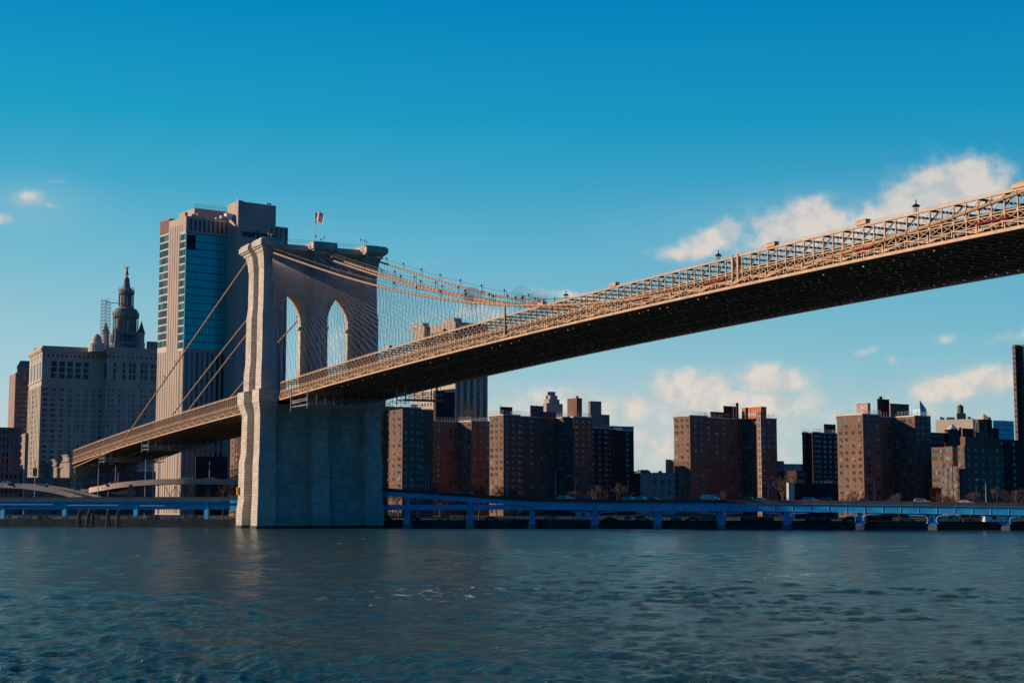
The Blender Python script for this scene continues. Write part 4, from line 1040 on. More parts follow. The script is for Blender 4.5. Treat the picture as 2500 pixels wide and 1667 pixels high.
# --- tall concrete telephone tower with the lettering
VB, VD = 37, 820
er, fw = dirs(VB)
vt = thing('office_tower', 'tall concrete office tower with a teal glass front and company lettering behind the bridge tower', 'office building', tuple(pt(455,800,VD)[:2])+(2,))
def vprism(name, px, py, D, segs, back, m_, z0=1.0, z1=None, parent=vt):
    poly, faces, z = chain(px, py, D, VB, segs, back); zt_ = z if z1 is None else z1
    return MB().prism(poly, z0, zt_).build(name, M[m_], parent), poly, faces, zt_
KC = pt(455, 527, VD)                         # sunlit / shaded corner, roof line
Lw = reach(KC, -fw, 413); st = KC-fw*Lw       # start of the finned part
Dst = float((st-CAM)@FH)
o, poly, faces, zV = vprism('wall', 413, 536, Dst, [('L', 455), ('D', 572)], 8, 'conc', z1=KC[2])
Pa, Pb = faces[0][1], faces[0][2]; Pc = faces[1][2]; L1 = faces[0][4]; L2 = faces[1][4]
# left lower shoulder
Ls = reach(Pa, -fw, 390); zs = zat(549, Dst+20)
MB().prism([Pa-fw*Ls+er*.4, Pa+er*.4, Pa+er*14, Pa-fw*Ls+er*14], 1, zs).build('shoulder', M['conc'], vt)
M['brown'] = mat('brown_panel', (.16,.075,.05), .7)
zg_t, zg_b = zat(568, VD), zat(851, VD)
fin = MB(); drk = PL(); gl = []; band = MB(); teal = MB(); mul = MB()
angL = math.atan2(-er[1], -er[0]); angD = math.atan2(fw[1], fw[0])
def strip(mb, P, td, nn, a0, a1, z0, z1, out_=.06): c = P+td*(a0+a1)/2+nn*out_/2; mb.obox(c, td, nn, (a1-a0)/2, out_/2+.02, z0, z1)
# sunlit side: narrow dark slots between concrete fins
nf = 6
for i_ in range(nf): strip(drk, Pa, fw, -er, L1*(.10+.135*i_), L1*(.10+.135*i_)+.42, 3, zV-4)
for i_ in range(4): strip(drk, Pa-fw*Ls+er*.4, fw, -er, Ls*(.12+.25*i_), Ls*(.12+.25*i_)+.42, 3, zat(860, Dst+10)-1)
for i_ in range(2): strip(drk, Pb, -fw, -er, L1*.03+2.6*i_, L1*.03+2.6*i_+.42, 3, zg_b)
# window bays on the sunlit side
fh = (zg_t-zg_b)/15
z = zg_t-fh/2
strip(band, Pb, -fw, -er, .0, L1*.32, zg_b-1, zg_t+1, .10)
while z > zg_b:
    for k in range(4):
        p = Pb-fw*(L1*.32*(.14+.24*k))-er*.11; gl.append((p[0], p[1], z, angL, L1*.32*.225, fh*.80))
    z -= fh
z = zat(584, Dst+18)-fh/2; zend = zat(862, Dst+18)
strip(band, Pa-fw*Ls+er*.4, fw, -er, 0.2, Ls-.2, zend-1, zat(584, Dst+18)+.5, .10)
while z > zend:
    for k in range(4):
        p = Pa-fw*Ls*(.14+.24*k)-er*(-.4+.11); gl.append((p[0], p[1], z, angL, Ls*.22, fh*.80))
    z -= fh
bp_ = MB(); strip(bp_, Pa-fw*Ls+er*.4, fw, -er, 0, Ls-.3, zat(584, Dst+18)+.6, zs-.3, .14); bp_.build('brown_panel', M['brown'], vt)
# shaded side: top slots, teal curtain wall, dark bay, lower slots
for i_ in range(10): strip(drk, Pb, er, fw, L2*(.08+.092*i_), L2*(.08+.092*i_)+1.15, zg_t+1.5, zV-1.2)
for i_ in range(9): strip(drk, Pb, er, fw, L2*(.05+.105*i_), L2*(.05+.105*i_)+1.25, 3, zg_b-1.5)
gw = L2*.87
teal.obox(Pb+er*gw/2+fw*.25, er, fw, gw/2, .28, zg_b, zg_t)
teal.build('curtain_wall', M['tealglass'], vt)
ng = 14
for i_ in range(1, ng): p = Pb+er*gw*i_/ng+fw*.55; mul.beam((p[0],p[1],zg_b), (p[0],p[1],zg_t), .12, .12)
z = zg_t-.1; k = 0
while z > zg_b:
    a_ = Pb+fw*.56; q = Pb+er*gw+fw*.56; mul.beam((a_[0],a_[1],z), (q[0],q[1],z), .16, .42 if True else .2); z -= fh
mul.build('glazing_bars', mat('teal_glazing_bar', (.01,.16,.20), .5), vt)
db = MB(); strip(db, Pb, er, fw, gw+.1, L2-.6, zg_b-1, zg_t+2, .12); db.build('dark_bay', M['glassd'], vt)
z = zg_t+1; db = MB()
op = MB(); strip(op, Pb, er, fw, .3, gw*.22, zg_t-9, zg_t-1.0, .75); op.build('open_corner_bay', M['black'], vt)
drk.flush('window_slot', M['glassd'], vt); band.build('window_surround', M['cream'], vt)
add_windows(vt, gl, 'glassl', 'plain')
# roof terrace blocks and aerials
roofbox(vt, 'roof_block', 438, 475, 574, 508, zV-1, VD+14, VB, 'conc', False)
for px, py, w_ in ((452,518,9),(470,522,8),(482,521,8),(500,530,12),(516,534,8),(528,531,10),(540,526,12),(553,520,20)): roofbox(vt, 'roof_unit', px-w_*.3, px, px+w_*.7, py, zV-.5, VD+6, VB, 'white' if px > 495 else 'conc', False)
ae = MB(); zr = pt(480,508,VD+14)[2]
A0 = pt(474, 500, VD+16); A1 = pt(566, 512, VD+30)
for k in range(22):
    p = A0+(A1-A0)*k/21; ae.tube([(p[0],p[1],zr-2),(p[0],p[1],zr+2.6+random.uniform(-.5,1.6))], .10, 4)
for z in (.6, 1.7, 2.6): ae.beam((A0[0],A0[1],zr+z), (A1[0],A1[1],zr+z), .1, .1)
ae.build('roof_aerials', M['galv'], vt)
# tall blind shaft with the lettering
KS = pt(582, 491, VD+4); Lsh = abs(reach(KS, -fw, 568)); Ssh = KS-fw*Lsh
Lr = reach(KS, er, 674)
MB().prism([Ssh-fw*6, KS, KS+er*Lr, KS+er*Lr-fw*(Lsh+6)], 1, KS[2]).build('lift_shaft', M['conc'], vt)
P2 = KS+er*Lr-fw*1.5; L3 = reach(P2, er, 704); zq = zat(561, VD+30)
MB().prism([P2, P2+er*L3, P2+er*L3-fw*14, P2-fw*14], 1, zq).build('rear_wing', M['conc'], vt)
b = PL()
for u in (.15, .5, .85): strip(b, P2, er, fw, L3*u-.5, L3*u+.5, 30, zq-1)
for u in (.03, ): pass
b.flush('window_slot', M['glassd'], vt)
for px, py in ((579,488),(648,498)): roofbox(vt, 'roof_unit', px, px+2, px+15, py, KS[2]-.2, VD+8, VB, 'white', False)
M['signblue'] = mat('dark_sign', (.008,.014,.045), .5); M['signred'] = mat('red_sign', (.45,.02,.02), .5)
q0 = pt(592, 579, VD+6); u0 = reach(KS, er, 592); LS = KS+er*u0+fw*.15
letters('verizon', 5.9, (LS[0], LS[1], zat(579, VD+8)), angD, 'signblue', 'lettering', vt, .2, 1.12)
u1 = reach(KS, er, 658); q = KS+er*u1+fw*.2; zc_ = zat(578, VD+15)
MB().beam((q[0]-er[0]*1.2,q[1]-er[1]*1.2,zc_+2.2), (q[0],q[1],zc_), .2, .8).beam((q[0],q[1],zc_), (q[0]+er[0]*1.9,q[1]+er[1]*1.9,zc_+5.2), .2, .8).build('tick_mark', M['signred'], vt)
# lower dark block of the base
roofbox(vt, 'dark_base_block', 477, 478, 556, 1113, 1, 760, 30, 'black', False)
building('apartment_block', 'sunlit brick block glimpsed left of the bridge tower below the deck', 'apartment building', 563, 1055, 700, 27, [('L', 600, [.15,.45,.75])], 14, 'brick', cop=None, fence=False)

# --- the domed municipal block with its tiered lantern tower
MD, MBt = 1113, 26
er, fw = dirs(MBt)
mb, poly, faces, zM = building('city_office', 'large pale stone office block topped by a tiered lantern tower with a statue', 'government building', 73, 864, MD+55, MBt,
    [('L', 104, 4), ('D', 255, [.045,.085,.17,.21,.30,.34,.43,.47,.56,.60,.69,.73,.83,.87,.95]), ('L', 262, 0), ('D', 420, [.04,.10,.2,.26,.36,.42,.54,.60,.70,.76,.88])], 25, 'lime', fh=3.72, w=1.35, h=2.1, top=30, cop='lime', fence=False, gm='glass', coph=1.2)
c_ = PL()
for (k, P, Q, nn, L, ex) in faces:
    td = (Q-P)/L
    for (z, d_, hh) in ((zM-1.2, 1.3, 1.3), (zM-2.4, .8, 1.1), (zM-23.5, .6, .9), (zM-27.5, .3, .6), (zM-8, .25, .5)):
        cc = (P+Q)/2+nn*(d_/2); c_.obox(cc, td, nn, L/2+d_*.98, d_/2+.01, z-hh/2, z+hh/2)
    npl = max(2, int(L/5.6))
    for i_ in range(npl+1): cc = P+td*L*i_/npl+nn*.15; c_.obox(cc, td, nn, .55, .2, 6, zM-28)
c_.flush('string_course', M['lime'], mb)
# tall paired openings of the upper colonnade
b = PL()
for (k, P, Q, nn, L, ex) in faces:
    td = (Q-P)/L
    if k == 'D':
        us = [.17,.21,.30,.34,.43,.47,.56,.60,.69,.73] if Q is faces[1][2] or abs(L-faces[1][4]) < 1e-6 else [.12,.26,.36,.42,.54,.60,.70,.76]
        for u in us:
            for z in (zM-11.5, zM-15.8, zM-20.2): b.obox(P+td*L*u+nn*.05, td, nn, .95, .1, z-1.7, z+1.7)
        for u in [x/14+.03 for x in range(14)]: b.obox(P+td*L*u+nn*.05, td, nn, .6, .1, zM-6.6, zM-4.6)
    elif L > 10:
        for u in (.18,.42,.66,.88): b.obox(P+td*L*u+nn*.05, td, nn, L*.055, .1, zM-22, zM-10)
        for u in (.18,.42,.66,.88): b.obox(P+td*L*u+nn*.05, td, nn, L*.05, .1, zM-7, zM-4.6)
b.flush('tall_opening', M['glassd'], mb)
zr = zM+1.2
roofbox(mb, 'hipped_roof_base', 85, 110, 185, 868, zM, MD+25, MBt, 'lime', False)
Pp = pt(129, 868, MD+45); hb = zat(872, MD+30)
MB().lathe((Pp[0],Pp[1]), [(17,zM+1.0),(15,zM+2.2),(3,zat(858,MD+45)),(1.2,zat(855,MD+45)),(.5,zat(852,MD+45)),(.5,zat(846,MD+45)),(.05,zat(844,MD+45))], 4, rot=.45).build('hipped_roof', M['copper'], mb)
roofbox(mb, 'attic_block', 193, 200, 240, 857, zM, MD+20, MBt, 'lime'); roofbox(mb, 'attic_block', 236, 250, 420, 862, zM, MD+15, MBt, 'lime'); roofbox(mb, 'attic_block', 285, 292, 368, 855, zM, MD+20, MBt, 'lime')
CT = pt(305, 850, MD+35); cxy = (float(CT[0]), float(CT[1])); TD = float((CT-CAM)@FH)
def Z(py): return zat(py, TD)
k_ = TD/F*1.0   # metres per photo pixel here
lt = MB()
lt.lathe(cxy, [(46*k_,Z(862)),(46*k_,Z(842)),(44*k_,Z(840)),(41*k_,Z(815)),(43*k_,Z(813)),(43*k_,Z(811))], 4, rot=math.atan2(er[1],er[0])+math.pi/4)
lt.lathe(cxy, [(26*k_,Z(812)),(26*k_,Z(779)),(32*k_,Z(776)),(33*k_,Z(770)),(29*k_,Z(768)),(27*k_,Z(756)),(19*k_,Z(752)),(19*k_,Z(748)),
               (14*k_,Z(747)),(14*k_,Z(721)),(19*k_,Z(719)),(20*k_,Z(713)),(17*k_,Z(711)),(12*k_,Z(706)),(9*k_,Z(700)),(7*k_,Z(688)),(7.5*k_,Z(686)),(6*k_,Z(680)),(2*k_,Z(675)),(1.2*k_,Z(670)),(.8*k_,Z(668))], 20)
M['lime2'] = masonry('darker_limestone', (.30,.28,.25), 2.4, 1.2, (.2,.18,.16), var=.10, bump=.03, stain=.25)  # darker limestone tone for the lantern tower and its columns
tw_ = lt.build('lantern_tower', M['lime2'], mb)
cl = MB()
for (r_, z0_, z1_, n_, cr) in ((30, Z(811), Z(778), 16, 1.5), (17.3, Z(747), Z(720), 14, 1.2)):
    for i_ in range(n_): a_ = 2*math.pi*i_/n_; cl.lathe((cxy[0]+r_*k_*math.cos(a_), cxy[1]+r_*k_*math.sin(a_)), [(cr*k_,z0_),(cr*.85*k_,z1_)], 6)
for (r_, z0_, n_) in ((31, Z(770), 16), (18.5, Z(712), 12)):
    for i_ in range(n_): a_ = 2*math.pi*i_/n_+.1; cl.lathe((cxy[0]+r_*k_*math.cos(a_), cxy[1]+r_*k_*math.sin(a_)), [(1.3*k_,z0_-.3),(1.3*k_,z0_+1),(.5*k_,z0_+1.4),(.9*k_,z0_+2.0),(.1*k_,z0_+3.2)], 6)
cl.build('columns', M['lime2'], tw_)
b = MB()
for i_ in range(4):
    a_ = math.atan2(er[1],er[0])+i_*math.pi/2; dx = np.array([math.cos(a_), math.sin(a_)]); tx = np.array([-dx[1], dx[0]])
    for v_ in (-.55,-.2,.2,.55):
        for z in (Z(823), Z(832), Z(846)): b.obox(np.array(cxy)+dx*30.2*k_+tx*v_*26*k_, tx, dx, 1.0, .5+.6, z-1.1, z+1.1)
b.build('window', M['glassd'], tw_)
# small corner turrets with pointed caps
for i_, (px, D_, top_) in enumerate(((257, TD-6, 787), (344, TD-2, 783), (283, TD+26, 790))):
    c2 = pt(px, 850, D_); kk = D_/F
    b = MB(); b.lathe((c2[0],c2[1]), [(9.5*kk,zat(862,D_)),(9.5*kk,zat(838,D_)),(8*kk,zat(836,D_)),(8*kk,zat(817,D_)),(9.5*kk,zat(815,D_)),(9.5*kk,zat(812,D_))], 10); o = b.build('turret', M['lime'], mb)
    MB().lathe((c2[0],c2[1]), [(9*kk,zat(812,D_)),(6*kk,zat(803,D_)),(2*kk,zat(790,D_)),(.1,zat(top_,D_))], 10).build('pointed_cap', M['slate'], o)
# scaffolding round the left turret
sc = MB(); c2 = pt(262, 850, TD-8)
for i_ in range(4):
    for j_ in range(3):
        p = c2+er*(i_*3.0-5)+fw*(j_*3.0-2); hz = zat(732 if i_ < 2 else 742, TD-8) if i_ < 3 else zat(768, TD-8); sc.tube([(p[0],p[1],zat(858,TD)),(p[0],p[1],hz)], .11, 4)
z = zat(858, TD)
while z < zat(738, TD):
    for j_ in range(3):
        p = c2+er*-5+fw*(j_*3-2); q = c2+er*1+fw*(j_*3-2); sc.beam((p[0],p[1],z), (q[0],q[1],z), .14, .14); sc.beam((p[0],p[1],z), (q[0],q[1],z+2), .09, .09)
    z += 2.4
p = c2+er*-2; sc.beam((p[0],p[1],zat(742,TD)), (p[0]+er[0]*13,p[1]+er[1]*13,zat(743,TD)), .4, .5)
scf = thing('scaffolding', 'pale tube scaffolding standing around the left turret of the lantern tower', 'scaffolding', (c2[0], c2[1], zat(858, TD))); sc.build('tubes', M['galv'], scf)
# left cupola behind
c2 = pt(236, 850, TD-20); kk = TD/F; b = MB(); b.lathe((c2[0],c2[1]), [(20*kk,zat(866,TD)),(19*kk,zat(846,TD)),(13*kk,zat(845,TD)),(12*kk,zat(835,TD)),(9*kk,zat(828,TD)),(3*kk,zat(823,TD)),(.2,zat(822,TD))], 16); b.build('cupola', M['cream'], mb)
stt = MB()   # gilded figure on the lantern: robed figure with one arm raised
x, y = cxy; zf = Z(668)
stt.lathe((x,y), [(1.3,zf-1),(1.4,zf),(1.1,zf+.3),(.9,zf+1.6),(.65,zf+2.9),(.8,zf+3.7),(.75,zf+4.2),(.3,zf+4.5),(.42,zf+4.9),(.40,zf+5.3),(.05,zf+5.6)], 10)
for sg, hh in ((1, 5.9), (-1, 5.6)): stt.tube([(x+er[0]*.6*sg,y+er[1]*.6*sg,zf+4.1),(x+er[0]*1.5*sg,y+er[1]*1.5*sg,zf+4.3),(x+er[0]*1.9*sg,y+er[1]*1.9*sg,zf+hh)], [.28,.24,.2], 6)
stt.build('statue', M['cable'], tw_)
# neighbours at the left edge
nb, pl, f_, zz = building('office_tower', 'pale pinkish stepped office tower at the left edge beyond the domed block', 'office building', 42, 894, 1350, 26, [('D', 84, [.15,.3,.45,.6,.75,.9])], 25, 'pinkb', fh=4, w=1.8, h=2.2, cop='pinkb', fence=False, style='plain', top=6)
MB().hexa([(p[0],p[1],zz) for p in [pl[0],pl[1],pl[2],pl[3]]]+[(q[0],q[1],zz+5.5) for q in [(p*.6+(sum(pl)/4)*.4) for p in pl]]).build('hipped_roof', M['copper'], nb)
building('office_tower', 'lower left shoulder of the pinkish tower at the left edge', 'office building', 23, 917, 1340, 26, [('L', 38, [.25,.75]), ('D', 44, 0)], 25, 'pinkb', fh=4, w=1.8, h=2.2, cop=None, fence=False, style='plain')
building('office_block', 'dark teal glass block low at the far left edge', 'office building', -60, 1044, 760, 26, [('D', 20, 8), ('D', 52, 3)], 25, 'carb', fh=3.6, w=2.8, h=2.2, cop='concg', fence=False, gm='glassd')
building('office_block', 'narrow sunlit reddish block in the gap left of the domed block', 'office building', 44, 1062, 1000, 26, [('L', 56, 2), ('L', 62, 0), ('D', 70, 0)], 25, 'pinkb', fh=3.6, cop=None, fence=False, gm='glassd')
building('warehouse', 'low white sunlit building at the foot of the domed block', 'warehouse', 14, 1141, 820, 26, [('L', 40, 0), ('D', 56, 3)], 14, 'white', fh=3, cop='white', fence=False, gm='glassd')
building('warehouse', 'smaller low white building right of the other white one at the left edge', 'warehouse', 44, 1150, 790, 26, [('L', 55, 0), ('D', 60, 0)], 8, 'white', fh=3, cop='white', fence=False, windows=False)
building('apartment_block', 'reddish brown tower top showing between the domed block and the concrete tower', 'office building', 358, 833, 1400, 26, [('D', 400, 0)], 30, 'pinkb', fh=3.6, cop=None, fence=False, windows=False)
# red-brown strip and low dark street blocks behind the viaduct so the skyline has a base
for i_, (l, r_, t_, D_, m_, lab) in enumerate(((60, 240, 1165, 700, 'concg', 'dark low street building behind the curved ramp at left'), (240, 380, 1150, 720, 'carb', 'dark low street building under the side span of the bridge'), (1540, 1565, 1150, 900, 'brickd', 'low brick building in the gap left of the grey green house'),
    (2268, 2300, 1190, 620, 'brickd', 'low brick building at the foot of the brown complex'))):
    building('street_building', lab, 'building', l, t_, D_, 20, [('D', r_, 6 if r_-l > 60 else 0)], 14, m_, fh=3.4, cop=None, fence=False, gm='glassd')

# ------------------------------------------------------------------ elevated highway
def interp(px, tab):
    return float(np.interp(px, [t[0] for t in tab], [t[1] for t in tab]))
HT = [(560,9.6),(700,12.6),(880,12.4),(940,11.9),(1300,8.75),(1500,8.35),(1920,8.15),(2500,7.25),(2900,7.0)]
def hp(px, off, z):
    p = ground(px, shoreD(px)+off, z); return p
hw = thing('elevated_highway', 'long blue painted steel elevated highway running along the shore', 'highway', tuple(hp(1500, 5, 0)))
PXS = list(range(560, 2960, 20))
dk_, gu, gl_, pa_, pb_ = MB(), MB(), MB(), MB(), MB()
def hz(px): return interp(px, HT)
def ribbon(mb, tab_px, o0, o1, zf0, zf1):
    """a long solid between offsets o0..o1 behind the shoreline and heights zf0..zf1"""
    for a, b in zip(tab_px[:-1], tab_px[1:]):
        A0, A1, B0, B1 = hp(a,o0,0), hp(a,o1,0), hp(b,o0,0), hp(b,o1,0)
        mb.hexa([(A0[0],A0[1],zf0(a)),(B0[0],B0[1],zf0(b)),(B1[0],B1[1],zf0(b)),(A1[0],A1[1],zf0(a)),(A0[0],A0[1],zf1(a)),(B0[0],B0[1],zf1(b)),(B1[0],B1[1],zf1(b)),(A1[0],A1[1],zf1(a))])
ribbon(dk_, PXS, .3, 24, lambda p: hz(p)-1.25, lambda p: hz(p)-.75)
ribbon(pa_, PXS, -.35, .0, lambda p: hz(p)-1.05, hz)
ribbon(pb_, PXS, 23.9, 24.3, lambda p: hz(p)-1.05, hz)
RP = [p for p in PXS if p >= 1300]; LP_ = [p for p in PXS if p <= 1300]
ribbon(gu, RP, -.08, .12, lambda p: hz(p)-3.15, lambda p: hz(p)-1.05)
ribbon(gu, RP, -.55, .3, lambda p: hz(p)-1.16, lambda p: hz(p)-1.05); ribbon(gu, RP, -.35, .3, lambda p: hz(p)-3.27, lambda p: hz(p)-3.15); ribbon(gu, RP, -.16, -.08, lambda p: hz(p)-1.75, lambda p: hz(p)-1.65)
ribbon(gu, LP_, -.08, .12, lambda p: hz(p)-2.3, lambda p: hz(p)-1.05); ribbon(gu, LP_, -.3, .3, lambda p: hz(p)-2.42, lambda p: hz(p)-2.3)
LOW = lambda p: 6.9-(1300-p)*.0004
ribbon(gl_, LP_, .5, .7, lambda p: LOW(p)-1.35, LOW); ribbon(gl_, LP_, .3, 1.0, lambda p: LOW(p)-1.5, lambda p: LOW(p)-1.35)
lowdeck = MB(); ribbon(lowdeck, LP_, .8, 22, lambda p: LOW(p)-.6, lambda p: LOW(p)-.3)
dk_.build('road_deck', M['asph'], hw); gu.build('girder', M['blue'], hw); gl_.build('lower_girder', M['blue'], hw); pa_.build('parapet', M['parapet'], hw); pb_.build('parapet', M['parapet'], hw); lowdeck.build('lower_deck', M['steeld'], hw)
st = PL()
for p in range(905, 1300, 31): q = hp(p, .2, 0); st.beam((q[0],q[1],LOW(p)-.2), (q[0],q[1],hz(p)-2.3), .18, .18)
st.flush('hanger_post', M['blue'], hw)
st = PL()
for p in range(1320, 2900, 44): q = hp(p, -.13, 0); st.beam((q[0],q[1],hz(p)-3.15), (q[0],q[1],hz(p)-1.16), .10, .10)
st.flush('stiffener', M['blued'], hw)
cross = PL()
for p in range(900, 2900, 50):
    a, b = hp(p, .2, 0), hp(p, 23.5, 0); cross.beam((a[0],a[1],hz(p)-2.0), (b[0],b[1],hz(p)-2.0), .25, 1.4)
cross.flush('cross_beam', M['blue'], hw)
CPX = [880-18,995,1148,1300,1453,1606,1762,1922,2100,2277,2455,2640]
al = hp(1600,0,0)-hp(1500,0,0); al = al/np.linalg.norm(al); dn = np.array([al[1],-al[0],0])
if dn@FH > 0: dn = -dn
for p in CPX:
    q = hp(p, .6, 0); top = hz(p)-1.3
    c = MB()
    for s_ in (-.55, .55): c.obox(q+al*s_, al, dn, .16, .5, 1.6, top)
    c.obox(q, al, dn, .5, .10, 1.6, top)
    c.obox(q, al, dn, 1.0, .75, 1.2, 1.9)
    cc = c.build('column', M['blue'], hw)
    MB().obox(q, al, dn, 1.15, 1.0, -2.5, 1.2).build('footing', M['stone2'], cc)
    if p > 1300:
        for s_ in (-1, 1):
            z1 = hz(p)-3.75; e = q+dn*.7
            pts_ = [e+al*s_*6.2, e+al*s_*2.2, e+al*s_*1.5, e+al*s_*1.15, e+al*s_*1.1, e+al*s_*1.1, e+al*s_*1.5]
            zz_ = [z1+.1, z1-.05, z1-.25, z1-.8, z1-1.2, 2.3, 1.7]
            MB().tube([(a[0],a[1],b) for a, b in zip(pts_, zz_)], .19, 6).build('drain_pipe', M['blued'], cc)
    # matching column on the landward side
    q2 = hp(p, 22, 0); MB().obox(q2, al, dn, .6, .5, 1.6, top).build('rear_column', M['blue'], hw)

# lower highway left of the bridge tower
hl_ = thing('elevated_highway', 'dark blue elevated highway left of the stone bridge tower, below the curved ramps', 'highway', tuple(hp(250, 5, 0)))
LPX = list(range(-160, 600, 20)); HL = lambda p: 9.35
a_, b_, c_, d_ = MB(), MB(), MB(), MB()
ribbon(a_, LPX, 8.3, 30, lambda p: 8.1, lambda p: 8.6); ribbon(d_, LPX, 7.6, 8.0, lambda p: 8.5, HL)
ribbon(b_, LPX, 7.9, 8.1, lambda p: 7.6, lambda p: 8.5); ribbon(b_, LPX, 7.4, 8.3, lambda p: 8.4, lambda p: 8.5); ribbon(c_, LPX, 9.4, 9.7, lambda p: 5.4, lambda p: 7.6)
a_.build('road_deck', M['asph'], hl_); b_.build('girder', M['blue'], hl_); c_.build('lower_girder', M['blue'], hl_); d_.build('parapet', M['parapet'], hl_)
for p in (7, 158, 332, 505): q = hp(p, 9.2, 0); MB().obox(q, al, dn, .75, .6, 0, 7.7).obox(q, al, dn, 1.1, .9, 0, 1.2).build('column', M['blue'], hl_)
for x0_, x1_, z_ in ((-60, 130, 7.0), (163, 288, 6.75), (340, 400, 6.6)):
    A0, B0 = hp(x0_, 7.0, z_), hp(x1_, 7.0, z_); MB().beam(A0, B0, .3, .35).build('service_pipe', M['blued'], hl_)

# ------------------------------------------------------------------ ramps at left
def ramp(t, pts_, wid, th, m_, para=.9):
    """pts_: (px, D, ztop) along the near edge"""
    P = [ground(a, b, c) for a, b, c in pts_]
    n_ = 6*(len(P)-1)+1; tt = np.linspace(0, len(P)-1, n_)
    Q = np.stack([np.interp(tt, range(len(P)), [p[k] for p in P]) for k in range(3)], 1)
    for _ in range(6): Q[1:-1] = .25*Q[:-2]+.5*Q[1:-1]+.25*Q[2:]
    f, e, d_ = MB(), MB(), MB()
    for i in range(n_-1):
        p, q = Q[i], Q[i+1]
        def off(k):
            dd = Q[min(k+1, n_-1)]-Q[max(k-1, 0)]; nn = np.array([-dd[1], dd[0], 0]); nn /= np.linalg.norm(nn)
            return nn if nn@FH > 0 else -nn
        a, b = off(i), off(i+1); u = np.array([0,0,1.])
        f.hexa([p-u*th, q-u*th, q-u*th+b*.4, p-u*th+a*.4, p, q, q+b*.4, p+a*.4])
        d_.hexa([p-u*(para+.5)+a*.4, q-u*(para+.5)+b*.4, q-u*(para+.5)+b*wid, p-u*(para+.5)+a*wid, p-u*para+a*.4, q-u*para+b*.4, q-u*para+b*wid, p-u*para+a*wid])
        e.hexa([p-u*th+a*wid, q-u*th+b*wid, q-u*th+b*(wid+.4), p-u*th+a*(wid+.4), p+a*wid, q+b*wid, q+b*(wid+.4), p+a*(wid+.4)])
    f.build('near_parapet', M[m_], t); e.build('far_parapet', M[m_], t); d_.build('road_deck', M['asph'], t)
    return Q
r1 = thing('curved_ramp', 'sunlit pale curved road ramp before the concrete tower base', 'road ramp', tuple(ground(400, 590, 2)))
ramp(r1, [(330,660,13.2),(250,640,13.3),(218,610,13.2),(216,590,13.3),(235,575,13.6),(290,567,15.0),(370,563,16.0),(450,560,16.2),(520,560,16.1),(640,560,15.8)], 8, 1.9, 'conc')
for p in (318, 505, 452): q = ground(p, 566, 0); MB().obox(q, RT, FH, .7 if p != 452 else .25, .6, 0, 14.2).build('pier', M['concg'], r1)
tr = MB()
for a in range(400, 560, 26):
    p, q = ground(a, 564, 0), ground(a+26, 564, 0); tr.beam((p[0],p[1],6.5), (q[0],q[1],13.6), .16, .16); tr.beam((p[0],p[1],13.6), (q[0],q[1],6.5), .16, .16); tr.beam((p[0],p[1],4), (p[0],p[1],13.8), .2, .2)
tr.build('bracing', M['steeld'], r1)
r2 = thing('curved_ramp', 'dark curved road ramp dropping to the right at the lower left corner of the city', 'road ramp', tuple(ground(60, 570, 2)))
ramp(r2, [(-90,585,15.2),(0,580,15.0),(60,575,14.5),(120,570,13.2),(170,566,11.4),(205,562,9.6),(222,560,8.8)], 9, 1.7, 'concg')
for p in (22, 95, 160): q = ground(p, 578, 0); MB().obox(q, RT, FH, .6, .6, 0, 11).build('pier', M['concg'], r2)

# ------------------------------------------------------------------ cars
def car_proto(style, paint):
    t = thing({'van':'delivery_van','suv':'parked_car'}.get(style, 'car'), '', 'car', (0,0,0))
    L, Wd = (5.2, 1.95) if style == 'van' else (4.6, 1.8)
    if style == 'van': prof = [(-2.6,.45),(-2.6,1.1),(-2.45,1.25),(-1.5,1.4),(-.9,2.15),(2.4,2.2),(2.6,2.0),(2.6,.45)]
    elif style == 'suv': prof = [(-2.3,.45),(-2.3,.85),(-1.9,1.02),(-1.2,1.08),(-.55,1.62),(1.7,1.66),(2.2,1.15),(2.3,.8),(2.3,.45)]
    else: prof = [(-2.25,.4),(-2.25,.72),(-1.9,.85),(-1.05,.95),(-.35,1.38),(.85,1.40),(1.55,1.0),(2.2,.92),(2.25,.7),(2.25,.4)]
    b = MB(); n_ = len(prof); sh = [0 if z < 1.12 else .14 for x, z in prof]
    vs = [(x, -Wd/2+s_, z) for (x, z), s_ in zip(prof, sh)]+[(x, Wd/2-s_, z) for (x, z), s_ in zip(prof, sh)]
    fs = [(i, (i+1) % n_, n_+(i+1) % n_, n_+i)[::-1] for i in range(n_)]+[tuple(range(n_)), tuple(range(n_, 2*n_))[::-1]]
    b.add(vs, fs); bd = b.build('body', M[paint], t)
    g = MB()
    if style == 'van': g.box(-1.2,-.1,-Wd/2-.0,Wd/2+.0,1.45,1.95)
    elif style == 'suv': g.box(-.45,1.6,-Wd/2+.0,Wd/2-.0,1.12,1.52)
    else: g.box(-.3,.9,-Wd/2+.02,Wd/2-.02,1.0,1.3)
    g.build('side_window', M['cglass'], t)
    for x in (-L*.31, L*.31):
        for y in (-1, 1):
            w_ = MB(); w_.tube([(x, y*(Wd/2-.22), .34), (x, y*(Wd/2+.02), .34)], .34, 14); w_.build('wheel', M['tyre'], t)
    for y in (-.6, .6): MB().box(-L/2-.03+.0, -L/2+.1, y-.2, y+.2, .62, .8).build('headlight', M['lampglass'], t)
    return t
protos = {}
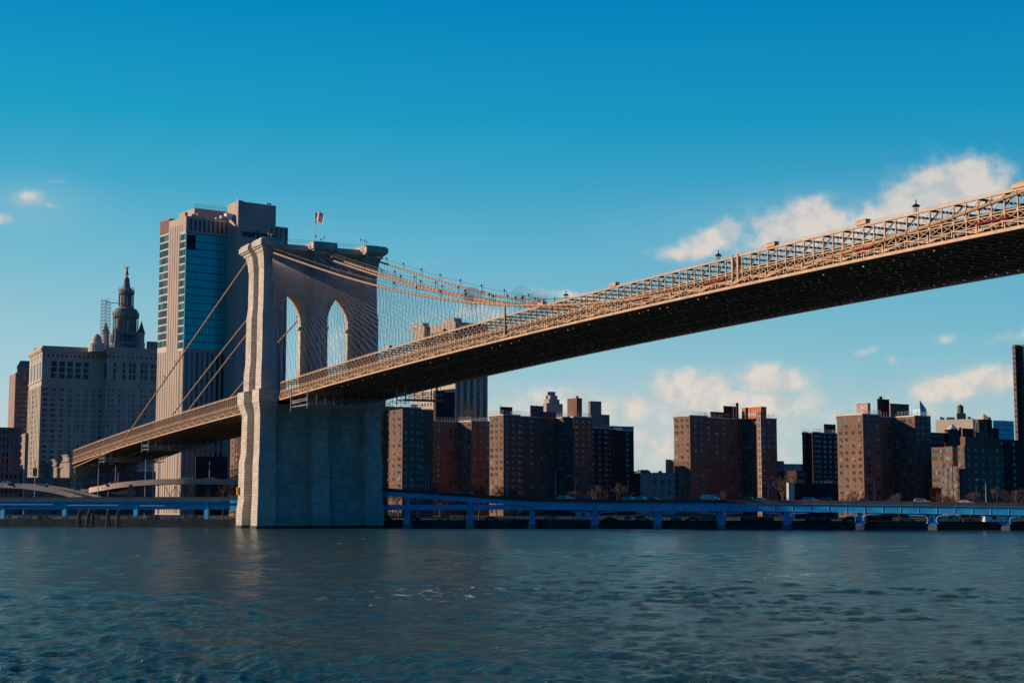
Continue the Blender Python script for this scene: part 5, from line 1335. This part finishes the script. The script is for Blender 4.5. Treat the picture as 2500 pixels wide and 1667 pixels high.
def car(px, off, style, paint, label, flip=1, name=None, D=None, z=None, ang=None):
    k = (style, paint)
    if k not in protos: protos[k] = car_proto(style, paint); t = protos[k]
    else: t = copy_tree(protos[k])
    z = hz(px)-.75 if z is None else z
    p = ground(px, (shoreD(px)+off) if D is None else D, z)
    t.location = p; a = math.atan2(al[1], al[0]) if ang is None else ang
    t.rotation_euler = (0, 0, a+(math.pi if flip < 0 else 0)); t['label'] = label; t['group'] = 'vehicles on the roads'; t['category'] = 'van' if style == 'van' else 'car'
    return t
C_ = [(1381,6,'suv','carw','white sport utility car above the highway, right of the bridge tower'),(1430,9,'suv','card','dark car close behind the white sport utility car'),
 (1537,7,'suv','silver','silver pickup sized car before the grey green house, left of two'),(1567,10,'suv','carw','white car before the grey green house, right of two'),(1597,9,'car','card','dark low car under the orange topped apartment tower'),
 (1702,5,'car','card','small dark car just ahead of the white van'),(1735,5,'van','carw','white delivery van on the blue highway below the orange topped tower'),(1820,8,'suv','card','dark van like car under the right wing of the orange topped tower'),(1857,6,'car','silver','grey car in front of the pale stair strip of the orange topped tower'),
 (1979,7,'suv','silver','silver estate car on the highway left of the largest tower'),(2010,9,'suv','card','dark car following the silver estate car'),(2106,8,'car','card','dark car at the sunlit corner of the largest tower'),
 (2172,7,'car','carb','blue car on the highway under the middle of the largest tower'),(2251,6,'suv','silver','silver car under the right wing of the largest tower'),(2357,6,'car','carw','white low car before the brown brick complex'),(2391,9,'car','card','dark car near the right edge lamp post')]
for a in C_: car(a[0], a[1], a[2], a[3], a[4], -1 if a[0] % 2 else 1)
car(272, 0, 'suv', 'carw', 'white car on the left bend of the sunlit curved ramp', 1, D=572, z=13.4, ang=YAW-math.pi/2+.35)
car(455, 0, 'car', 'silver', 'grey car on the curved ramp below the concrete tower', 1, D=563.5, z=15.6, ang=YAW-math.pi/2)
car(513, 0, 'car', 'yellow', 'yellow taxi on the curved ramp near the bridge tower', 1, D=563.5, z=15.5, ang=YAW-math.pi/2)
for i_, (p, pa) in enumerate(((12, 'carw'), (35, 'carb'), (105, 'silver'))):
    car(p, 0, 'car', pa, ('white car at the far left end of the dark ramp', 'blue car on the dark ramp at far left', 'silver car halfway down the dark ramp')[i_], 1, D=582-i_*4, z=14.4-i_*.55, ang=YAW-math.pi/2)

UC = [(940,'card'),(1010,'carb'),(1085,'silver'),(1200,'card'),(1345,'carw'),(1490,'card'),(1570,'silver'),(1690,'card'),(2075,'card'),(2215,'silver'),(60,'carw'),(110,'card'),(230,'silver'),(375,'carb'),(430,'carw'),(480,'card')]
for i_, (p_, c_c) in enumerate(UC):
    left = p_ < 560
    car(p_, 0, 'car' if i_ % 2 else 'suv', c_c, ('%s car parked under the blue highway %s' % ({'card':'dark','carb':'blue','silver':'grey','carw':'white'}[c_c],
        ['right beside the bridge tower','at the second column from the bridge tower','left of the paired lamp posts','below the sunlit strip of the wide brick tower','below the white sport utility car','left of the grey green house','in front of the grey green house','left of the pale cabin','at the foot of the largest apartment tower','below the right wing of the largest tower','at the far left edge','just right of the far left column','left of the timber piles','under the sunlit curved ramp','right of the dock shelter','nearest the bridge tower on its left'][i_])),
        1 if i_ % 3 else -1, D=shoreD(p_)+(14 if not left else 16), z=2.0, ang=math.atan2(al[1], al[0])+(i_ % 4-1.5)*.12)
# ------------------------------------------------------------------ lamp posts and signs
def post(px, pyt, D, z0, label, arm=1, m_='galv', al_=2.2):
    P = pt(px, pyt, D); t = thing('street_lamp', label, 'street lamp', (P[0],P[1],z0), 'street lamps along the highway')
    MB().tube([(P[0],P[1],z0),(P[0],P[1],P[2]-.8)], [.17,.10], 8).build('pole', M[m_], t)
    q = np.array([P[0],P[1],0]); d = RT*(-arm)
    MB().tube([(P[0],P[1],P[2]-.85),tuple(q+d*.3+np.array([0,0,P[2]-.25])),tuple(q+d*.9+np.array([0,0,P[2]])),tuple(q+d*al_*.8+np.array([0,0,P[2]]))], .08, 6).build('arm', M[m_], t)
    e = q+d*al_*.95; MB().obox(e, RT, FH, .42, .2, P[2]-.12, P[2]+.1).build('lamp_head', M['lampglass'], t)
PX = [(1040,1138,'left of the paired lamp posts beside the bridge tower',1),(1046,1144,'right of the paired lamp posts beside the bridge tower',1),(1237,1153,'lamp post before the wide graffiti topped tower, left end',-1),(1356,1142,'tall lamp post before the middle of the wide graffiti topped tower',-1),(1405,1160,'lamp post before the right wing of the wide graffiti topped tower',1),
 (1627,1163,'lamp post in front of the grey green house',1),(1875,1166,'lamp post in front of the orange topped tower right wing',1),(2134,1169,'lamp post before the shaded side of the largest tower',1),(2406,1170,'lamp post before the brown complex at right',1)]
for p, y, l, ar in PX: post(p, y, shoreD(p)+14, hz(p)-.8, l, ar)
for p, y, l, D_, z_ in ((241,1134,'tall lamp post in front of the bend of the sunlit ramp',520,8),(283,1132,'lamp post on the bend of the sunlit ramp',574,13),(289,1148,'short lamp post beside the ramp bend lamp',590,10),(264,1190,'low lamp post under the sunlit ramp',540,4)):
    post(p, y, D_, z_, l, 1)
for p, y, D_, l in ((356,1124,600,'plain pole left of three under the side span'),(375,1131,600,'plain pole middle of three under the side span'),(389,1127,600,'plain pole right of three under the side span'),(512,1128,590,'plain pole behind the yellow taxi')):
    P = pt(p, y, D_); t = thing('pole', l, 'pole', (P[0],P[1],2)); MB().tube([(P[0],P[1],2),(P[0],P[1],P[2])], [.2,.14], 8).lathe((P[0],P[1]), [(.2,P[2]),(.2,P[2]+.2),(.05,P[2]+.3)], 8).build('shaft', M['galv'], t)
for p, y, ys, D_, l in ((87,1122,1152,560,'lamp pole with a small yellow sign at far left'),(183,1138,1163,558,'lamp pole with a yellow diamond sign beside the green road sign')):
    P = pt(p, y, D_); t = thing('sign_post', l, 'road sign', (P[0],P[1],10)); MB().tube([(P[0],P[1],8),(P[0],P[1],P[2])], .13, 8).build('pole', M['galv'], t)
    z = zat(ys, D_); q = np.array([P[0],P[1],0])-FH*.2; 
    b = MB(); r_ = 1.3
    qq = [q+RT*r_*c+np.array([0,0,z+r_*s_]) for c, s_ in ((0,-1),(1,0),(0,1),(-1,0))]
    if p == 87: qq = [q+RT*.8*c+np.array([0,0,z+1.5*s_]) for c, s_ in ((-1,-1),(1,-1),(1,1),(-1,1))]
    b.add([tuple(v) for v in qq]+[tuple(v-FH*.08) for v in qq], [(0,1,2,3),(4,7,6,5),(0,4,5,1),(1,5,6,2),(2,6,7,3),(3,7,4,0)]); b.build('sign_panel', M['yellow'], t)
    MB().beam(tuple(q+FH*-.1+np.array([0,0,z-.5])), tuple(q+FH*-.1+np.array([0,0,z+.4])), .16, .2).build('sign_symbol', M['black'], t)
    if p == 183: MB().obox(q-FH*.05, RT, FH, 1.0, .05, z-3.8, z-1.7).build('white_panel', M['white'], t)
P = pt(190, 1182, 556); t = thing('road_sign', 'green overhead road sign at the foot of the stone approach', 'road sign', (P[0],P[1],8))
zs_ = zat(1188, 556); MB().obox(P, RT, FH, 2.1, .08, zs_, zs_+2.0).build('sign_panel', M['green'], t)
for s_ in (-1.4, 1.4): q = P+RT*s_+FH*.2; MB().beam((q[0],q[1],6), (q[0],q[1],zs_+1.9), .15, .15).build('post', M['galv'], t)
b = MB()
for r_ in range(2):
    for k in range(5): q = P-FH*.12+RT*(-1.6+k*.72); b.obox(q, RT, FH, .26, .02, zs_+.5+r_*.75, zs_+.78+r_*.75)
b.build('lettering', M['white'], t)

# ------------------------------------------------------------------ bare trees
def tree(px, D, pyt, label, spread=1.0, seed=0, m_='twig', dense=1.0):
    rnd = random.Random(seed); P = ground(px, D, 2); H = zat(pyt, D)-2
    t = thing('bare_tree', label, 'tree', tuple(P), 'bare winter trees')
    tk = MB(); cr = MB(); P = np.array(P)
    def grow(p, d, L, r, lev):
        q = p+d*L; mid = (p+q)/2+np.array([rnd.uniform(-.05,.05)*L for _ in range(3)])
        (tk if lev < 2 else cr).tube([p, mid, q], [r, r*.85, r*.7], 5 if lev < 2 else 3, 0, False)
        if lev >= 5: return
        n_ = 3 if lev < 3 else (3 if rnd.random() < .6*dense else 4)
        for k in range(n_):
            a = rnd.uniform(0, 6.28); tilt = rnd.uniform(.35, .75)*(1.0 if lev else .8)*spread**.5
            ax = np.cross(d, [math.cos(a), math.sin(a), .2]); ax /= np.linalg.norm(ax)+1e-9
            nd = d*math.cos(tilt)+ax*math.sin(tilt); nd[2] += .10; nd /= np.linalg.norm(nd)
            grow(q if k else p+d*L*rnd.uniform(.6, 1), nd, L*rnd.uniform(.66, .86), max(r*.62, .035), lev+1)
    grow(P, np.array([rnd.uniform(-.06,.06), rnd.uniform(-.06,.06), 1.0]), H*.27, H*.02, 0)
    tk.build('trunk', M['bark'], t); cr.build('crown', M[m_], t)
T_ = [(1075,520,1160,'bare tree before the lower brick tower right of the paired lamps',1),(1170,505,1172,'wide bare tree left of the sunlit strip of the graffiti topped tower',2),(1213,500,1175,'bare tree in front of the sunlit strip of the graffiti topped tower',3),(1135,490,1185,'small bare tree just right of the paired lamps',4),
 (1455,520,1178,'small bare tree at the right foot of the graffiti topped tower',5),(1505,520,1170,'larger bare pale branched tree in front of the dark stepped block',6),(1330,500,1195,'low bare tree before the middle of the graffiti topped tower',7),
 (1917,600,1142,'tall pale bare tree right of the orange topped tower',8),(1945,620,1150,'bare tree behind the pale pillar',9),(1990,640,1156,'broad bare tree behind the dark fence, left of two',10),(2025,640,1156,'broad bare tree behind the dark fence, right of two',11),
 (2301,500,1196,'small bare tree before the brown complex corner',12),(2318,490,1200,'low bare tree before the stepped brown wings',13),(2490,480,1176,'big rounded bare tree at the right edge of the photo',14),(1551,640,1180,'bare tree in the gap left of the grey green house',15),
 (545,590,1168,'bare tree behind the ramp bracing left of the bridge tower',16),(590,560,1186,'bare tree between the ramp and the bridge tower',17)]
T_ += [(1255,515,1184,'low bare tree just right of the second lamp post',21),(1400,525,1188,'bare tree between two lamp posts right of the white sport utility car',22),(1770,560,1190,'thin bare tree before the shaded middle of the orange topped tower',23),(2080,510,1192,'thin bare tree at the sunlit corner of the largest tower',24),(2195,520,1190,'bare tree before the shaded middle of the largest tower',25),(2370,500,1190,'bare tree at the sunlit edge of the broad dark wing',26),(2440,520,1182,'bare tree left of the big rounded tree at the right edge',27),(975,515,1180,'bare tree at the foot of the block next to the bridge tower',28)]
for p, D_, y, l, sd_ in T_: tree(p, D_, y, l, 1.3 if sd_ in (14, 10, 11, 2) else 1.0, sd_)

# ------------------------------------------------------------------ things on the quay
def cabin(px0, px1, pyt, pyb, D, m_, label, wins_=2):
    a, b_ = ground(px0, D, 0), ground(px1, D, 0); c = (a+b_)/2; L = float(np.linalg.norm(b_-a)); z0, z1 = 2.0, zat(pyt, D)
    t = thing('site_cabin', label, 'cabin', (c[0],c[1],z0), 'site cabins on the quay')
    MB().obox(c+FH*1.4, RT, FH, L/2, 1.4, z0+.3, z1).build('wall', M[m_], t); MB().obox(c+FH*1.4, RT, FH, L/2+.12, 1.5, z1+.002, z1+.16).build('roof', M['concg'], t)
    for k in range(wins_):
        q = c+RT*L*((k+.5)/wins_-.5)*.86; MB().obox(q-FH*.02, RT, FH, .55, .06, (z0+z1)/2, (z0+z1)/2+.9).build('window', M['cglass'], t)
    for s_ in (-.4, .4): MB().obox(c+RT*L*s_+FH*1.0, RT, FH, .12, .3, z0, z0+.3).build('foot', M['black'], t)
cabin(1706, 1757, 1259, 1274, 448, 'greypaint', 'pale cabin on the quay under the highway below the white van', 2)
cabin(1525, 1541, 1261, 1274, 452, 'concg', 'small grey hut on the quay left of the pale cabin', 1)
cabin(2266, 2344, 1260, 1277, 428, 'carw', 'white site cabin second from the right edge', 2)
cabin(2352, 2392, 1267, 1279, 424, 'concg', 'grey low cabin between the two white cabins at right', 1)
cabin(2406, 2484, 1260, 1278, 420, 'carw', 'white site cabin nearest the right edge', 2)
cabin(1640, 1665, 1264, 1274, 450, 'concg', 'dull grey box hut left of the pale cabin under the highway', 1)
cabin(1812, 1890, 1263, 1274, 446, 'parapet', 'long dark container row under the highway below the pale stair strip', 3)
cabin(1970, 2030, 1264, 1276, 440, 'parapet', 'dark container on the quay left of the largest tower', 2)
cabin(2120, 2180, 1262, 1276, 450, 'parapet', 'dark shed under the highway below the largest tower', 1)
cabin(1409, 1440, 1249, 1262, 520, 'carw', 'small bright white shed seen between highway columns', 1)
for i_, p in enumerate((1762+28, 1855, 1905, 2040)):
    P = ground(p, shoreD(p)+9, 2); t = thing('park_lamp', ('park lamp left of the quay containers','park lamp above the container row','park lamp just left of the third column','park lamp before the sunlit tower foot')[i_], 'lamp', tuple(P), 'small lamps on the promenade')
    MB().tube([tuple(P), tuple(P+np.array([0,0,3.2]))], .06, 6).build('pole', M['galv'], t); MB().lathe((P[0],P[1]), [(.05,5.2),(.22,5.3),(.22,5.6),(.05,5.75)], 8).build('lamp_head', M['lampglass'], t)
# timber dolphins in the water at left
for i_, p in enumerate((193, 215, 226, 264, 288)):
    c = ground(p, shoreD(p)-6, 0); t = thing('mooring_dolphin', ('leftmost cluster of timber piles standing in the water','second timber pile cluster from the left in the water','short third timber pile cluster in the water','fourth timber pile cluster from the left in the water','rightmost cluster of timber piles standing in the water')[i_], 'piles', tuple(c), 'timber pile clusters off the quay')
    for k in range(4):
        an = k*1.57+.4; b = c+np.array([math.cos(an), math.sin(an), 0])*.95; top = c+np.array([math.cos(an), math.sin(an), 0])*.3; hh = 4.4+((k*7+i_*3) % 4)*.35-(1.2 if i_ == 2 else 0)
        MB().tube([(b[0],b[1],-3),(top[0],top[1],hh)], [.26,.2], 7).build('pile', M['pile'], t)
    MB().lathe((c[0],c[1]), [(.55,3.0),(.55,3.3)], 10).build('band', M['black'], t)
# covered gangway shape behind
P = ground(330, 515, 0); t = thing('dock_shelter', 'pale trapezoid dock shelter hanging under the blue highway at left', 'shelter', tuple(P))
zt_, zb_ = zat(1241, 515), zat(1256, 515); MB().hexa([tuple(P+RT*x+FH*y+np.array([0,0,z])) for x, y, z in ((-1.6,0,zb_),(1.6,0,zb_),(1.6,4,zb_),(-1.6,4,zb_),(-3.4,0,zt_),(3.4,0,zt_),(3.4,4,zt_),(-3.4,4,zt_))]).build('hull', M['greypaint'], t)
MB().beam(tuple(P+RT*1.8+np.array([0,0,zb_-.2])), tuple(P+RT*4.4+np.array([0,0,zt_])), .3, .3).build('edge_rail', M['white'], t)
MB().obox(P+FH*2, RT, FH, .3, .3, 2, zb_).build('post', M['steeld'], t)
